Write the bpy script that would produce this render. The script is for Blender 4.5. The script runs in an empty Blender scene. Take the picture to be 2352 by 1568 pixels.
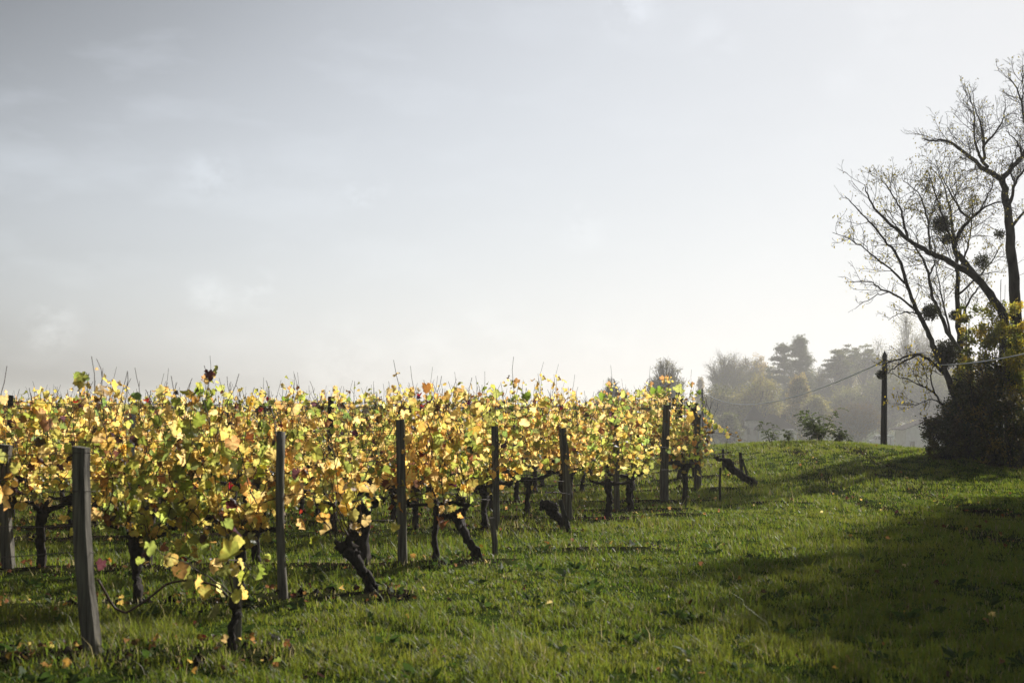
import bpy, math, random
import numpy as np
from mathutils import Vector, Matrix

SC = bpy.context.scene
COL = SC.collection
rad = math.radians

# ------------------------------------------------------------------ camera
EYE = 1.55
PITCH = rad(2.9)
cam_d = bpy.data.cameras.new("camera"); cam = bpy.data.objects.new("camera", cam_d); COL.objects.link(cam)
cam.location = (0, 0, EYE); cam.rotation_euler = (rad(90) + PITCH, 0, 0)
cam_d.lens = 50; cam_d.sensor_width = 36; cam_d.clip_start = 0.1; cam_d.clip_end = 6000
cam_d.dof.use_dof = True; cam_d.dof.focus_distance = 27; cam_d.dof.aperture_fstop = 3.6
SC.camera = cam

# ------------------------------------------------------------------ sky and sun
SUN_AZ, SUN_EL = rad(38), rad(29)          # clockwise from +Y, above the horizon
SUN_DIR = Vector((math.sin(SUN_AZ) * math.cos(SUN_EL), math.cos(SUN_AZ) * math.cos(SUN_EL), math.sin(SUN_EL)))
world = bpy.data.worlds.new("World"); SC.world = world; world.use_nodes = True

def fdir(px, py):
    """unit direction through a point of the photograph (2352 px wide)"""
    dx, dy = (px - 1176) / 3266, (784 - py) / 3266
    return Vector((dx, math.cos(PITCH) - dy * math.sin(PITCH), math.sin(PITCH) + dy * math.cos(PITCH))).normalized()

def build_world():
    nt = world.node_tree; N = nt.nodes; L = nt.links
    N.clear()
    out = N.new("ShaderNodeOutputWorld"); bg = N.new("ShaderNodeBackground")
    sky = N.new("ShaderNodeTexSky"); sky.sky_type = 'NISHITA'; sky.sun_disc = False
    sky.sun_elevation = SUN_EL; sky.sun_rotation = SUN_AZ
    sky.altitude = 0; sky.air_density = 1.0; sky.dust_density = 2.5; sky.ozone_density = 1.5
    hsv = N.new("ShaderNodeHueSaturation"); hsv.inputs['Saturation'].default_value = 0.25
    L.new(sky.outputs[0], hsv.inputs['Color'])
    tc = N.new("ShaderNodeTexCoord")
    # thin high veil of cloud, denser low down; small puffs
    mp = N.new("ShaderNodeMapping"); mp.inputs['Scale'].default_value = (5, 5, 15)
    L.new(tc.outputs['Generated'], mp.inputs[0])
    nz = N.new("ShaderNodeTexNoise"); nz.inputs['Scale'].default_value = 2.2; nz.inputs['Detail'].default_value = 8
    nz.inputs['Roughness'].default_value = 0.55
    L.new(mp.outputs[0], nz.inputs[0])
    last = None
    mp2 = N.new("ShaderNodeMapping"); mp2.inputs['Scale'].default_value = (1, 1, 1.5)
    L.new(tc.outputs['Generated'], mp2.inputs[0])
    nw = N.new("ShaderNodeTexNoise"); nw.inputs['Scale'].default_value = 32; nw.inputs['Detail'].default_value = 7
    nw.inputs['Roughness'].default_value = 0.62
    L.new(mp2.outputs[0], nw.inputs[0])
    for (px, py, wdeg, k) in PUFFS:
        d = fdir(px, py)
        dot = N.new("ShaderNodeVectorMath"); dot.operation = 'DISTANCE'
        L.new(tc.outputs['Generated'], dot.inputs[0]); dot.inputs[1].default_value = tuple(d)
        mr = N.new("ShaderNodeMapRange"); mr.interpolation_type = 'SMOOTHSTEP'
        mr.inputs['From Min'].default_value = rad(wdeg); mr.inputs['From Max'].default_value = 0
        mr.inputs['To Min'].default_value = 0; mr.inputs['To Max'].default_value = k * 1.2
        L.new(dot.outputs['Value'], mr.inputs['Value'])
        if last is None: last = mr.outputs[0]
        else:
            a = N.new("ShaderNodeMath"); a.operation = 'MAXIMUM'
            L.new(last, a.inputs[0]); L.new(mr.outputs[0], a.inputs[1]); last = a.outputs[0]
    thr = N.new("ShaderNodeMapRange"); thr.inputs['From Min'].default_value = 0.42; thr.inputs['From Max'].default_value = 0.62
    L.new(nw.outputs[0], thr.inputs['Value'])
    m = N.new("ShaderNodeMath"); m.operation = 'MULTIPLY'; L.new(last, m.inputs[0]); L.new(thr.outputs[0], m.inputs[1])
    v = N.new("ShaderNodeMapRange"); v.inputs['From Min'].default_value = 0.5; v.inputs['From Max'].default_value = 0.8
    v.inputs['To Max'].default_value = 0.10
    L.new(nz.outputs[0], v.inputs['Value'])
    s = N.new("ShaderNodeMath"); s.operation = 'ADD'; L.new(m.outputs[0], s.inputs[0]); L.new(v.outputs[0], s.inputs[1])
    one = N.new("ShaderNodeMath"); one.operation = 'ADD'; one.inputs[1].default_value = 1.0; L.new(s.outputs[0], one.inputs[0])
    mul = N.new("ShaderNodeVectorMath"); mul.operation = 'SCALE'
    L.new(hsv.outputs[0], mul.inputs[0]); L.new(one.outputs[0], mul.inputs['Scale'])
    # thin overcast veil: evens out the glare round the sun and lifts the low sky
    sep = N.new("ShaderNodeSeparateXYZ"); L.new(tc.outputs['Generated'], sep.inputs[0])
    low = N.new("ShaderNodeMapRange"); low.interpolation_type = 'SMOOTHSTEP'
    low.inputs['From Min'].default_value = 0.30; low.inputs['From Max'].default_value = -0.02; low.inputs['To Max'].default_value = 1.0
    L.new(sep.outputs['Z'], low.inputs['Value'])
    bw = N.new("ShaderNodeRGBToBW"); L.new(mul.outputs[0], bw.inputs[0])
    m1 = N.new("ShaderNodeMath"); m1.operation = 'MULTIPLY'; m1.inputs[1].default_value = 0.08 / 2.0; L.new(bw.outputs[0], m1.inputs[0])
    cur = N.new("ShaderNodeFloatCurve"); c = cur.mapping.curves[0]
    pts = SKY_CURVE
    c.points[0].location = pts[0]; c.points[1].location = pts[-1]
    for p in pts[1:-1]: c.points.new(*p)
    cur.mapping.update(); 
    pl = N.new("ShaderNodeMath"); pl.operation = 'MULTIPLY_ADD'; pl.inputs[1].default_value = PRELIFT; pl.inputs[2].default_value = .92; L.new(low.outputs[0], pl.inputs[0])
    pm = N.new("ShaderNodeMath"); pm.operation = 'MULTIPLY'; L.new(pl.outputs[0], pm.inputs[0]); L.new(m1.outputs[0], pm.inputs[1]); L.new(pm.outputs[0], cur.inputs['Value'])
    m2 = N.new("ShaderNodeMath"); m2.operation = 'MULTIPLY_ADD'; m2.inputs[1].default_value = LOWLIFT; L.new(low.outputs[0], m2.inputs[0]); m2.inputs[2].default_value = 1.0
    m3 = N.new("ShaderNodeMath"); m3.operation = 'MULTIPLY'; L.new(cur.outputs[0], m3.inputs[0]); L.new(m2.outputs[0], m3.inputs[1])
    m4 = N.new("ShaderNodeMath"); m4.operation = 'DIVIDE'; L.new(m3.outputs[0], m4.inputs[0]); L.new(m1.outputs[0], m4.inputs[1])
    tintn = N.new("ShaderNodeVectorMath"); tintn.operation = 'MULTIPLY'; tintn.inputs[1].default_value = (.965, 1.0, 1.05); L.new(mul.outputs[0], tintn.inputs[0])
    fin = N.new("ShaderNodeVectorMath"); fin.operation = 'SCALE'; L.new(tintn.outputs[0], fin.inputs[0]); L.new(m4.outputs[0], fin.inputs['Scale'])
    L.new(fin.outputs[0], bg.inputs[0]); bg.inputs[1].default_value = 0.08
    L.new(bg.outputs[0], out.inputs[0])

SKY_CURVE = [(0, 0), (.08, .044), (.15, .074), (.19, .145), (.24, .240), (.30, .295), (.40, .328), (.7, .356), (1, .37)]
LOWLIFT = 0.15
PRELIFT = 0.34
PUFFS = [(1450, 22, 1.6, .5), (1335, 515, 1.5, .35), (835, 452, 1.4, .3), (595, 668, 1.1, .35), (480, 680, 1.3, .25),
         (480, 400, 1.6, .2), (1640, 95, 1.4, .3), (1100, 745, 1.0, .25), (120, 755, 1.5, .22), (1150, 800, 2.6, .25),
         (800, 850, 3.0, .22), (1400, 790, 2.6, .2), (1930, 190, 1.2, .2), (2050, 40, 2.2, .25), (1000, 820, 2.0, .3)]
build_world()

sd = bpy.data.lights.new("sun", 'SUN'); sd.energy = 5.0; sd.angle = rad(0.9); sd.color = (1.0, 0.955, 0.9)
sun = bpy.data.objects.new("sun", sd); COL.objects.link(sun)
sun.rotation_euler = SUN_DIR.to_track_quat('Z', 'Y').to_euler(); sun.location = (30, 40, 40)

SC.view_settings.view_transform = 'Standard'; SC.view_settings.look = 'None'
SC.view_settings.exposure = 0.25; SC.view_settings.gamma = 1.0; SC.view_settings.use_curve_mapping = False
SC.render.engine = 'CYCLES'
cy = SC.cycles
cy.max_bounces = 7; cy.diffuse_bounces = 3; cy.glossy_bounces = 2; cy.transmission_bounces = 5
cy.transparent_max_bounces = 6; cy.volume_bounces = 1
cy.caustics_reflective = False; cy.caustics_refractive = False
cy.use_denoising = True; cy.sample_clamp_indirect = 6; cy.sample_clamp_direct = 0
HAZE = 0.00068

# ------------------------------------------------------------------ helpers
def hash2(ix, iy, seed):
    n = (ix.astype(np.int64) * 374761393 + iy.astype(np.int64) * 668265263 + seed * 1442695041) & 0x7fffffff
    n = ((n ^ (n >> 13)) * 1274126177) & 0x7fffffff
    return ((n ^ (n >> 16)) & 0xffff) / 65535.0

def vnoise(x, y, scale, seed=0):
    x = np.asarray(x, float) / scale; y = np.asarray(y, float) / scale
    ix, iy = np.floor(x), np.floor(y); fx, fy = x - ix, y - iy
    fx, fy = fx * fx * (3 - 2 * fx), fy * fy * (3 - 2 * fy)
    a, b = hash2(ix, iy, seed), hash2(ix + 1, iy, seed); c, d = hash2(ix, iy + 1, seed), hash2(ix + 1, iy + 1, seed)
    return (a * (1 - fx) + b * fx) * (1 - fy) + (c * (1 - fx) + d * fx) * fy

def sstep(a, b, v):
    t = np.clip((np.asarray(v, float) - a) / (b - a), 0, 1); return t * t * (3 - 2 * t)

# vine rows: x and y of the end post, post height, canopy height above ground, number of vines
ROWDIR = np.array([-1.0, -0.2]) / math.hypot(1, 0.2)
ROWS = [(-2.61, 8.95, 1.28, 1.42), (-1.87, 11.7, 1.34, 1.70), (-1.11, 14.5, 1.44, 1.66), (-0.20, 18.5, 1.33, 1.66),
        (0.81, 20.7, 1.30, 1.66), (1.64, 22.3, 1.32, 1.68), (2.66, 25.0, 1.66, 1.80), (3.62, 27.8, 1.44, 1.80)]
for k in range(8):
    yy = 30.3 + 2.35 * k
    ROWS.append((min(3.95 + 0.1 * k, 0.128 * yy), yy, 1.4, 1.68))

def row_near(x, y):
    """distance to the nearest row line (large beyond the row ends)"""
    best = np.full(np.shape(x), 9.0)
    for (ex, ey, _, _) in ROWS:
        dx, dy = x - ex, y - ey
        along = dx * ROWDIR[0] + dy * ROWDIR[1]
        perp = np.abs(dx * -ROWDIR[1] + dy * ROWDIR[0])
        best = np.minimum(best, np.where(along > -1.4 + .5 * vnoise(x, y, .9, 61), perp, 9.0))
    # bare earth patches beyond two row ends
    for (cx, cyy, rx, ry) in ((1.15, 16.2, .95, .30), (2.45, 21.4, .5, .22), (4.6, 24.6, .5, .2)):
        dd = np.sqrt(((x - cx) / rx) ** 2 + ((y - cyy) / ry) ** 2) * .34 + .25 * (vnoise(x, y, .3, 62) - .5); best = np.minimum(best, np.where(dd < .5, np.maximum(dd, 0), 9.0))
    return best

def ruts(x, y):
    c = 0.25 * np.sin(y * 0.22) + 0.02 * (y - 24)
    a = np.exp(-((x - 6.3 - c) / 0.26) ** 2) * 0.7 + 1.1 * np.exp(-((x - 7.8 - c) / 0.36) ** 2)
    return a * sstep(9, 17, y) * (1 - sstep(33, 36, y)) * (0.35 + 0.65 * sstep(.3, .55, vnoise(x, y, 2.6, 77)))

def height(x, y):
    x = np.asarray(x, float); y = np.asarray(y, float)
    z = 0.05 * (vnoise(x, y, 1.7, 3) - .5) + 0.03 * (vnoise(x, y, .5, 5) - .5)
    z = z + 0.06 * np.exp(-(row_near(x, y) / 0.35) ** 2) * (y < 60)
    z = z - 0.05 * ruts(x, y)
    m = np.exp(-(np.maximum(0, 7.6 - x) / 3.9) ** 2) * np.exp(-(np.maximum(0, x - 7.6) / 6.2) ** 2)
    z = z + .80 * m * sstep(25, 36.5, y) * (1 - 0.0 * y)
    right = sstep(3, 7, x)
    start = 46 - 8.5 * right
    fall = sstep(0, 1, (y - start) / 42)
    fall2 = sstep(90, 220, y)
    z = z - fall * (3.4 + 1.0 * m) - 2.1 * fall2
    return z + 8 * sstep(700, 2200, y) * 0

def hz(x, y): return float(height(np.array([x]), np.array([y]))[0])

def P(px, py, d):
    """world point at depth d (metres along +Y) seen at display pixel px, py"""
    v = fdir(px, py); return np.array([v.x, v.y, v.z]) * (d / v.y) + np.array([0, 0, EYE])

def tag(o, label=None, cat=None, group=None, kind=None):
    if label: o['label'] = label
    if cat: o['category'] = cat
    if group: o['group'] = group
    if kind: o['kind'] = kind
    return o

def empty(name, loc, rz=0.0):
    o = bpy.data.objects.new(name, None); COL.objects.link(o); o.location = loc; o.rotation_euler = (0, 0, rz)
    o.empty_display_size = .2; return o

class MB:
    """collects vertices, faces and colours and links them as one mesh object"""
    def __init__(s): s.v = []; s.c = []; s.f = {}; s.n = 0; s.smooth = True
    def add(s, v, faces, col=(1, 1, 1)):
        v = np.asarray(v, float).reshape(-1, 3); n = len(v)
        c = np.asarray(col, float)
        if c.ndim == 1: c = np.tile(c, (n, 1))
        s.v.append(v); s.c.append(c)
        for f in faces:
            f = np.asarray(f, int)
            if f.size == 0: continue
            s.f.setdefault(f.shape[1], []).append(f + s.n)
        s.n += n
    def box(s, c, size, col=(1, 1, 1), rot=None, taper=1.0):
        hx, hy, hzz = size[0] / 2, size[1] / 2, size[2] / 2
        v = np.array([[sx * hx * (taper if sz > 0 else 1), sy * hy * (taper if sz > 0 else 1), sz * hzz] for sz in (-1, 1) for sy in (-1, 1) for sx in (-1, 1)])
        if rot is not None: v = v @ np.array(rot).T
        v = v + np.array(c)
        s.add(v, [np.array([[0, 2, 3, 1], [4, 5, 7, 6], [0, 1, 5, 4], [2, 6, 7, 3], [0, 4, 6, 2], [1, 3, 7, 5]])], col)
    def tube(s, pts, radii, k=6, col=(1, 1, 1), cap=True, bump=0.0, rng=None):
        pts = np.asarray(pts, float); n = len(pts)
        radii = np.broadcast_to(np.asarray(radii, float), (n,))
        t = np.empty_like(pts); t[1:-1] = pts[2:] - pts[:-2]; t[0] = pts[1] - pts[0]; t[-1] = pts[-1] - pts[-2]
        t /= np.linalg.norm(t, axis=1)[:, None] + 1e-9
        mean = pts[-1] - pts[0]
        ref = np.array([0, 0, 1.0]) if abs(mean[2]) < 0.8 * np.linalg.norm(mean) else np.array([0.3, 1.0, 0])
        a = np.cross(t, ref); a /= np.linalg.norm(a, axis=1)[:, None] + 1e-9
        b = np.cross(t, a)
        ang = np.arange(k) * 2 * math.pi / k
        rr = radii[:, None] * np.ones((1, k))
        if bump and rng is not None: rr = rr * (1 + bump * (rng.random((n, k)) - .5))
        v = pts[:, None, :] + rr[..., None] * (np.cos(ang)[None, :, None] * a[:, None, :] + np.sin(ang)[None, :, None] * b[:, None, :])
        v = v.reshape(-1, 3)
        i = np.arange(n - 1)[:, None] * k; j = np.arange(k)[None, :]; j2 = (j + 1) % k
        q = np.stack([i + j, i + j2, i + k + j2, i + k + j], -1).reshape(-1, 4)
        if cap:
            v = np.vstack([v, pts[0], pts[-1]]); n0 = n * k
            jj = np.arange(k); jn = (jj + 1) % k
            t1 = np.stack([np.full(k, n0), jn, jj], -1); t2 = np.stack([np.full(k, n0 + 1), (n - 1) * k + jj, (n - 1) * k + jn], -1)
            s.add(v, [q, t1, t2], col)
        else: s.add(v, [q], col)
    def data(s, name, mat, smooth=True):
        me = bpy.data.meshes.new(name)
        V = np.vstack(s.v); C = np.vstack(s.c)
        loops = []; tot = []
        for k, fl in s.f.items():
            F = np.vstack(fl); loops.append(F.ravel()); tot.append(np.full(len(F), k, int))
        loops = np.concatenate(loops); tot = np.concatenate(tot); start = np.concatenate([[0], np.cumsum(tot)[:-1]])
        me.vertices.add(len(V)); me.vertices.foreach_set("co", V.astype(np.float32).ravel())
        me.loops.add(len(loops)); me.loops.foreach_set("vertex_index", loops.astype(np.int32))
        me.polygons.add(len(tot)); me.polygons.foreach_set("loop_start", start.astype(np.int32))
        me.polygons.foreach_set("loop_total", tot.astype(np.int32))
        me.polygons.foreach_set("use_smooth", np.full(len(tot), smooth, bool))
        at = me.color_attributes.new("tint", 'FLOAT_COLOR', 'POINT')
        at.data.foreach_set("color", np.hstack([C, np.ones((len(C), 1))]).astype(np.float32).ravel())
        me.update(calc_edges=True)
        if mat: me.materials.append(mat)
        return me
    def build(s, name, mat, parent=None, smooth=True, loc=None):
        o = bpy.data.objects.new(name, s.data(name, mat, smooth)); COL.objects.link(o)
        if parent: o.parent = parent
        if loc is not None: o.location = loc
        return o

def copy_tree(o, parent=None):
    c = o.copy(); COL.objects.link(c); c.parent = parent
    for ch in list(o.children): copy_tree(ch, c)
    return c

# ------------------------------------------------------------------ materials
def newmat(name):
    m = bpy.data.materials.new(name); m.use_nodes = True; m.node_tree.nodes.clear()
    return m, m.node_tree.nodes, m.node_tree.links

def leaf_mat(name, trans=0.5, rough=0.5, mott=0.25, scale=60, sheen=0.3, tboost=1.15):
    m, N, L = newmat(name)
    out = N.new("ShaderNodeOutputMaterial"); at = N.new("ShaderNodeAttribute"); at.attribute_name = "tint"
    tc = N.new("ShaderNodeTexCoord"); nz = N.new("ShaderNodeTexNoise"); nz.inputs['Scale'].default_value = scale; nz.inputs['Detail'].default_value = 3
    L.new(tc.outputs['Object'], nz.inputs[0])
    mr = N.new("ShaderNodeMapRange"); mr.inputs['From Min'].default_value = .3; mr.inputs['From Max'].default_value = .7
    mr.inputs['To Min'].default_value = 1 - mott; mr.inputs['To Max'].default_value = 1 + mott * .6
    L.new(nz.outputs[0], mr.inputs['Value'])
    sc = N.new("ShaderNodeVectorMath"); sc.operation = 'SCALE'; L.new(at.outputs['Color'], sc.inputs[0]); L.new(mr.outputs[0], sc.inputs['Scale'])
    pr = N.new("ShaderNodeBsdfPrincipled"); pr.inputs['Roughness'].default_value = rough; pr.inputs['Specular IOR Level'].default_value = sheen
    L.new(sc.outputs[0], pr.inputs['Base Color'])
    tr = N.new("ShaderNodeBsdfTranslucent"); s2 = N.new("ShaderNodeVectorMath"); s2.operation = 'MULTIPLY'
    s2.inputs[1].default_value = (tboost * .98, tboost, tboost * .86); L.new(sc.outputs[0], s2.inputs[0]); L.new(s2.outputs[0], tr.inputs['Color'])
    mx = N.new("ShaderNodeMixShader"); mx.inputs[0].default_value = trans
    L.new(pr.outputs[0], mx.inputs[1]); L.new(tr.outputs[0], mx.inputs[2]); L.new(mx.outputs[0], out.inputs[0])
    return m

def rough_mat(name, c1, c2, scale=8, stretch=(1, 1, 1), bump=0.4, bscale=None, rough=0.85, dist=0.02, spec=0.25, detail=6):
    m, N, L = newmat(name)
    out = N.new("ShaderNodeOutputMaterial"); tc = N.new("ShaderNodeTexCoord"); mp = N.new("ShaderNodeMapping")
    mp.inputs['Scale'].default_value = stretch; L.new(tc.outputs['Object'], mp.inputs[0])
    nz = N.new("ShaderNodeTexNoise"); nz.inputs['Scale'].default_value = scale; nz.inputs['Detail'].default_value = detail; L.new(mp.outputs[0], nz.inputs[0])
    cr = N.new("ShaderNodeValToRGB"); cr.color_ramp.elements[0].position = .32; cr.color_ramp.elements[1].position = .68
    cr.color_ramp.elements[0].color = (*c1, 1); cr.color_ramp.elements[1].color = (*c2, 1); L.new(nz.outputs[0], cr.inputs[0])
    pr = N.new("ShaderNodeBsdfPrincipled"); pr.inputs['Roughness'].default_value = rough; pr.inputs['Specular IOR Level'].default_value = spec
    L.new(cr.outputs[0], pr.inputs['Base Color'])
    n2 = N.new("ShaderNodeTexNoise"); n2.inputs['Scale'].default_value = bscale or scale * 2.5; n2.inputs['Detail'].default_value = 5; L.new(mp.outputs[0], n2.inputs[0])
    bp = N.new("ShaderNodeBump"); bp.inputs['Strength'].default_value = bump; bp.inputs['Distance'].default_value = dist
    L.new(n2.outputs[0], bp.inputs['Height']); L.new(bp.outputs[0], pr.inputs['Normal']); L.new(pr.outputs[0], out.inputs[0])
    return m

def plain_mat(name, c, rough=.5, metal=0.0, spec=.5):
    m, N, L = newmat(name); out = N.new("ShaderNodeOutputMaterial"); pr = N.new("ShaderNodeBsdfPrincipled")
    nz = N.new("ShaderNodeTexNoise"); nz.inputs['Scale'].default_value = 12
    mx = N.new("ShaderNodeMix"); mx.data_type = 'RGBA'; mx.inputs[6].default_value = (*[q * .85 for q in c], 1); mx.inputs[7].default_value = (*c, 1)
    L.new(nz.outputs[0], mx.inputs[0]); L.new(mx.outputs[2], pr.inputs['Base Color'])
    pr.inputs['Roughness'].default_value = rough; pr.inputs['Metallic'].default_value = metal; pr.inputs['Specular IOR Level'].default_value = spec
    L.new(pr.outputs[0], out.inputs[0]); return m

def ribbed_mat(name, c1, c2, scale, axis='X', rough=.4, spec=.5, dist=.03, rotz=0):
    m, N, L = newmat(name); out = N.new("ShaderNodeOutputMaterial"); pr = N.new("ShaderNodeBsdfPrincipled")
    tc = N.new("ShaderNodeTexCoord"); wv = N.new("ShaderNodeTexWave"); wv.bands_direction = axis; wv.inputs['Scale'].default_value = scale
    L.new(tc.outputs['Object'], wv.inputs[0])
    nz = N.new("ShaderNodeTexNoise"); nz.inputs['Scale'].default_value = 1.3; nz.inputs['Detail'].default_value = 6; L.new(tc.outputs['Object'], nz.inputs[0])
    ad = N.new("ShaderNodeMath"); ad.operation = 'MULTIPLY'; L.new(wv.outputs['Fac'], ad.inputs[0]); L.new(nz.outputs[0], ad.inputs[1])
    cr = N.new("ShaderNodeValToRGB"); cr.color_ramp.elements[0].position = .05; cr.color_ramp.elements[1].position = .5
    cr.color_ramp.elements[0].color = (*c1, 1); cr.color_ramp.elements[1].color = (*c2, 1); L.new(ad.outputs[0], cr.inputs[0])
    L.new(cr.outputs[0], pr.inputs['Base Color']); pr.inputs['Roughness'].default_value = rough; pr.inputs['Specular IOR Level'].default_value = spec
    bp = N.new("ShaderNodeBump"); bp.inputs['Strength'].default_value = .5; bp.inputs['Distance'].default_value = dist
    L.new(wv.outputs['Fac'], bp.inputs['Height']); L.new(bp.outputs[0], pr.inputs['Normal']); L.new(pr.outputs[0], out.inputs[0]); return m

M = {}
M['vineleaf'] = leaf_mat("vine_leaf", trans=.80, rough=.38, mott=.3, scale=45, sheen=.45, tboost=1.5)
M['grass'] = leaf_mat("grass_blade", trans=.62, rough=.45, mott=.1, scale=8, sheen=.25, tboost=1.52)
M['weed'] = leaf_mat("weed_leaf", trans=.5, rough=.6, mott=.2, scale=30, sheen=.12)
M['treeleaf'] = leaf_mat("tree_leaf", trans=.6, rough=.5, mott=.25, scale=.6, sheen=.3, tboost=1.4)
M['bushleaf'] = leaf_mat("bush_leaf", trans=.45, rough=.5, mott=.25, scale=2, sheen=.3, tboost=1.4)
M['vinebark'] = rough_mat("vine_bark", (.009, .0065, .005), (.05, .038, .028), 22, (1, 1, .3), .9, 40, .9, .02)
M['cane'] = rough_mat("vine_cane", (.025, .012, .008), (.09, .045, .025), 20, (1, 1, 1), .2, 60, .55, .003)
M['post'] = rough_mat("weathered_wood", (.055, .048, .038), (.22, .20, .16), 10, (4, 4, .25), .8, 22, .85, .008)
M['postdark'] = rough_mat("dark_weathered_wood", (.016, .014, .011), (.065, .058, .047), 10, (4, 4, .25), .8, 22, .85, .008)
M['pole'] = rough_mat("creosote_pole", (.004, .0035, .003), (.014, .012, .010), 6, (3, 3, .2), .6, 14, .75, .01)
M['bark'] = rough_mat("tree_bark", (.018, .015, .012), (.07, .06, .046), 7, (1, 1, .4), .8, 18, .9, .02)
M['palebark'] = rough_mat("pale_bark", (.12, .11, .09), (.30, .27, .22), 3, (1, 1, .4), .4, 8, .9, .02)
M['metal'] = plain_mat("galvanised_steel", (.35, .36, .37), .45, .7)
M['wire'] = plain_mat("rusty_wire", (.10, .08, .07), .5, .6)
M['cable'] = plain_mat("telephone_cable", (.45, .45, .45), .35, .3)

def ground_mat():
    m, N, L = newmat("meadow_ground"); out = N.new("ShaderNodeOutputMaterial"); pr = N.new("ShaderNodeBsdfPrincipled")
    tc = N.new("ShaderNodeTexCoord"); at = N.new("ShaderNodeAttribute"); at.attribute_name = "tint"
    sep = N.new("ShaderNodeSeparateColor"); L.new(at.outputs['Color'], sep.inputs[0])
    n1 = N.new("ShaderNodeTexNoise"); n1.inputs['Scale'].default_value = 9; n1.inputs['Detail'].default_value = 8; L.new(tc.outputs['Object'], n1.inputs[0])
    gr = N.new("ShaderNodeValToRGB"); gr.color_ramp.elements[0].color = (.02, .034, .006, 1); gr.color_ramp.elements[1].color = (.06, .09, .015, 1)
    gr.color_ramp.elements[0].position = .35; gr.color_ramp.elements[1].position = .65; L.new(n1.outputs[0], gr.inputs[0])
    n2 = N.new("ShaderNodeTexNoise"); n2.inputs['Scale'].default_value = 25; n2.inputs['Detail'].default_value = 8; L.new(tc.outputs['Object'], n2.inputs[0])
    so = N.new("ShaderNodeValToRGB"); so.color_ramp.elements[0].color = (.006, .004, .003, 1); so.color_ramp.elements[1].color = (.035, .025, .017, 1)
    so.color_ramp.elements[0].position = .35; so.color_ramp.elements[1].position = .7; L.new(n2.outputs[0], so.inputs[0])
    mx = N.new("ShaderNodeMix"); mx.data_type = 'RGBA'; L.new(sep.outputs[0], mx.inputs[0]); L.new(gr.outputs[0], mx.inputs[6]); L.new(so.outputs[0], mx.inputs[7])
    L.new(mx.outputs[2], pr.inputs['Base Color']); pr.inputs['Roughness'].default_value = .95; pr.inputs['Specular IOR Level'].default_value = 0
    bp = N.new("ShaderNodeBump"); bp.inputs['Strength'].default_value = .8; bp.inputs['Distance'].default_value = .03
    L.new(n2.outputs[0], bp.inputs['Height']); L.new(bp.outputs[0], pr.inputs['Normal']); L.new(pr.outputs[0], out.inputs[0]); return m

# ------------------------------------------------------------------ ground
def graded(lo, hi, flo, fhi, step, grow=1.22):
    c = list(np.arange(flo, fhi + 1e-6, step)); s = step; v = c[0]
    a = []
    while v > lo: s *= grow; v -= s; a.append(max(v, lo))
    s = step; v = c[-1]; b = []
    while v < hi: s *= grow; v += s; b.append(min(v, hi))
    return np.array(a[::-1] + c + b)

def build_ground():
    xs = graded(-1900, 1900, -14, 18, .16); ys = graded(-60, 2600, 5, 48, .16)
    X, Y = np.meshgrid(xs, ys); x, y = X.ravel(), Y.ravel(); z = height(x, y)
    soil = np.clip(np.exp(-(row_near(x, y) / .38) ** 4) * (y < 60) * (.45 + .9 * vnoise(x, y, .7, 9)) + 2.4 * ruts(x, y) * vnoise(x, y, .4, 8), 0, 1)
    nx, ny = len(xs), len(ys)
    i = np.arange(ny - 1)[:, None] * nx; j = np.arange(nx - 1)[None, :]
    q = np.stack([i + j, i + j + 1, i + nx + j + 1, i + nx + j], -1).reshape(-1, 4)
    mb = MB(); mb.add(np.stack([x, y, z], -1), [q], np.stack([soil, soil * 0, soil * 0], -1))
    o = mb.build("ground", ground_mat()); tag(o, kind='structure')
build_ground()

def in_view(x, y, pad=1.2, lo=7.3):
    return (np.abs(x) < .372 * y + pad) & (y > lo)

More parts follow.
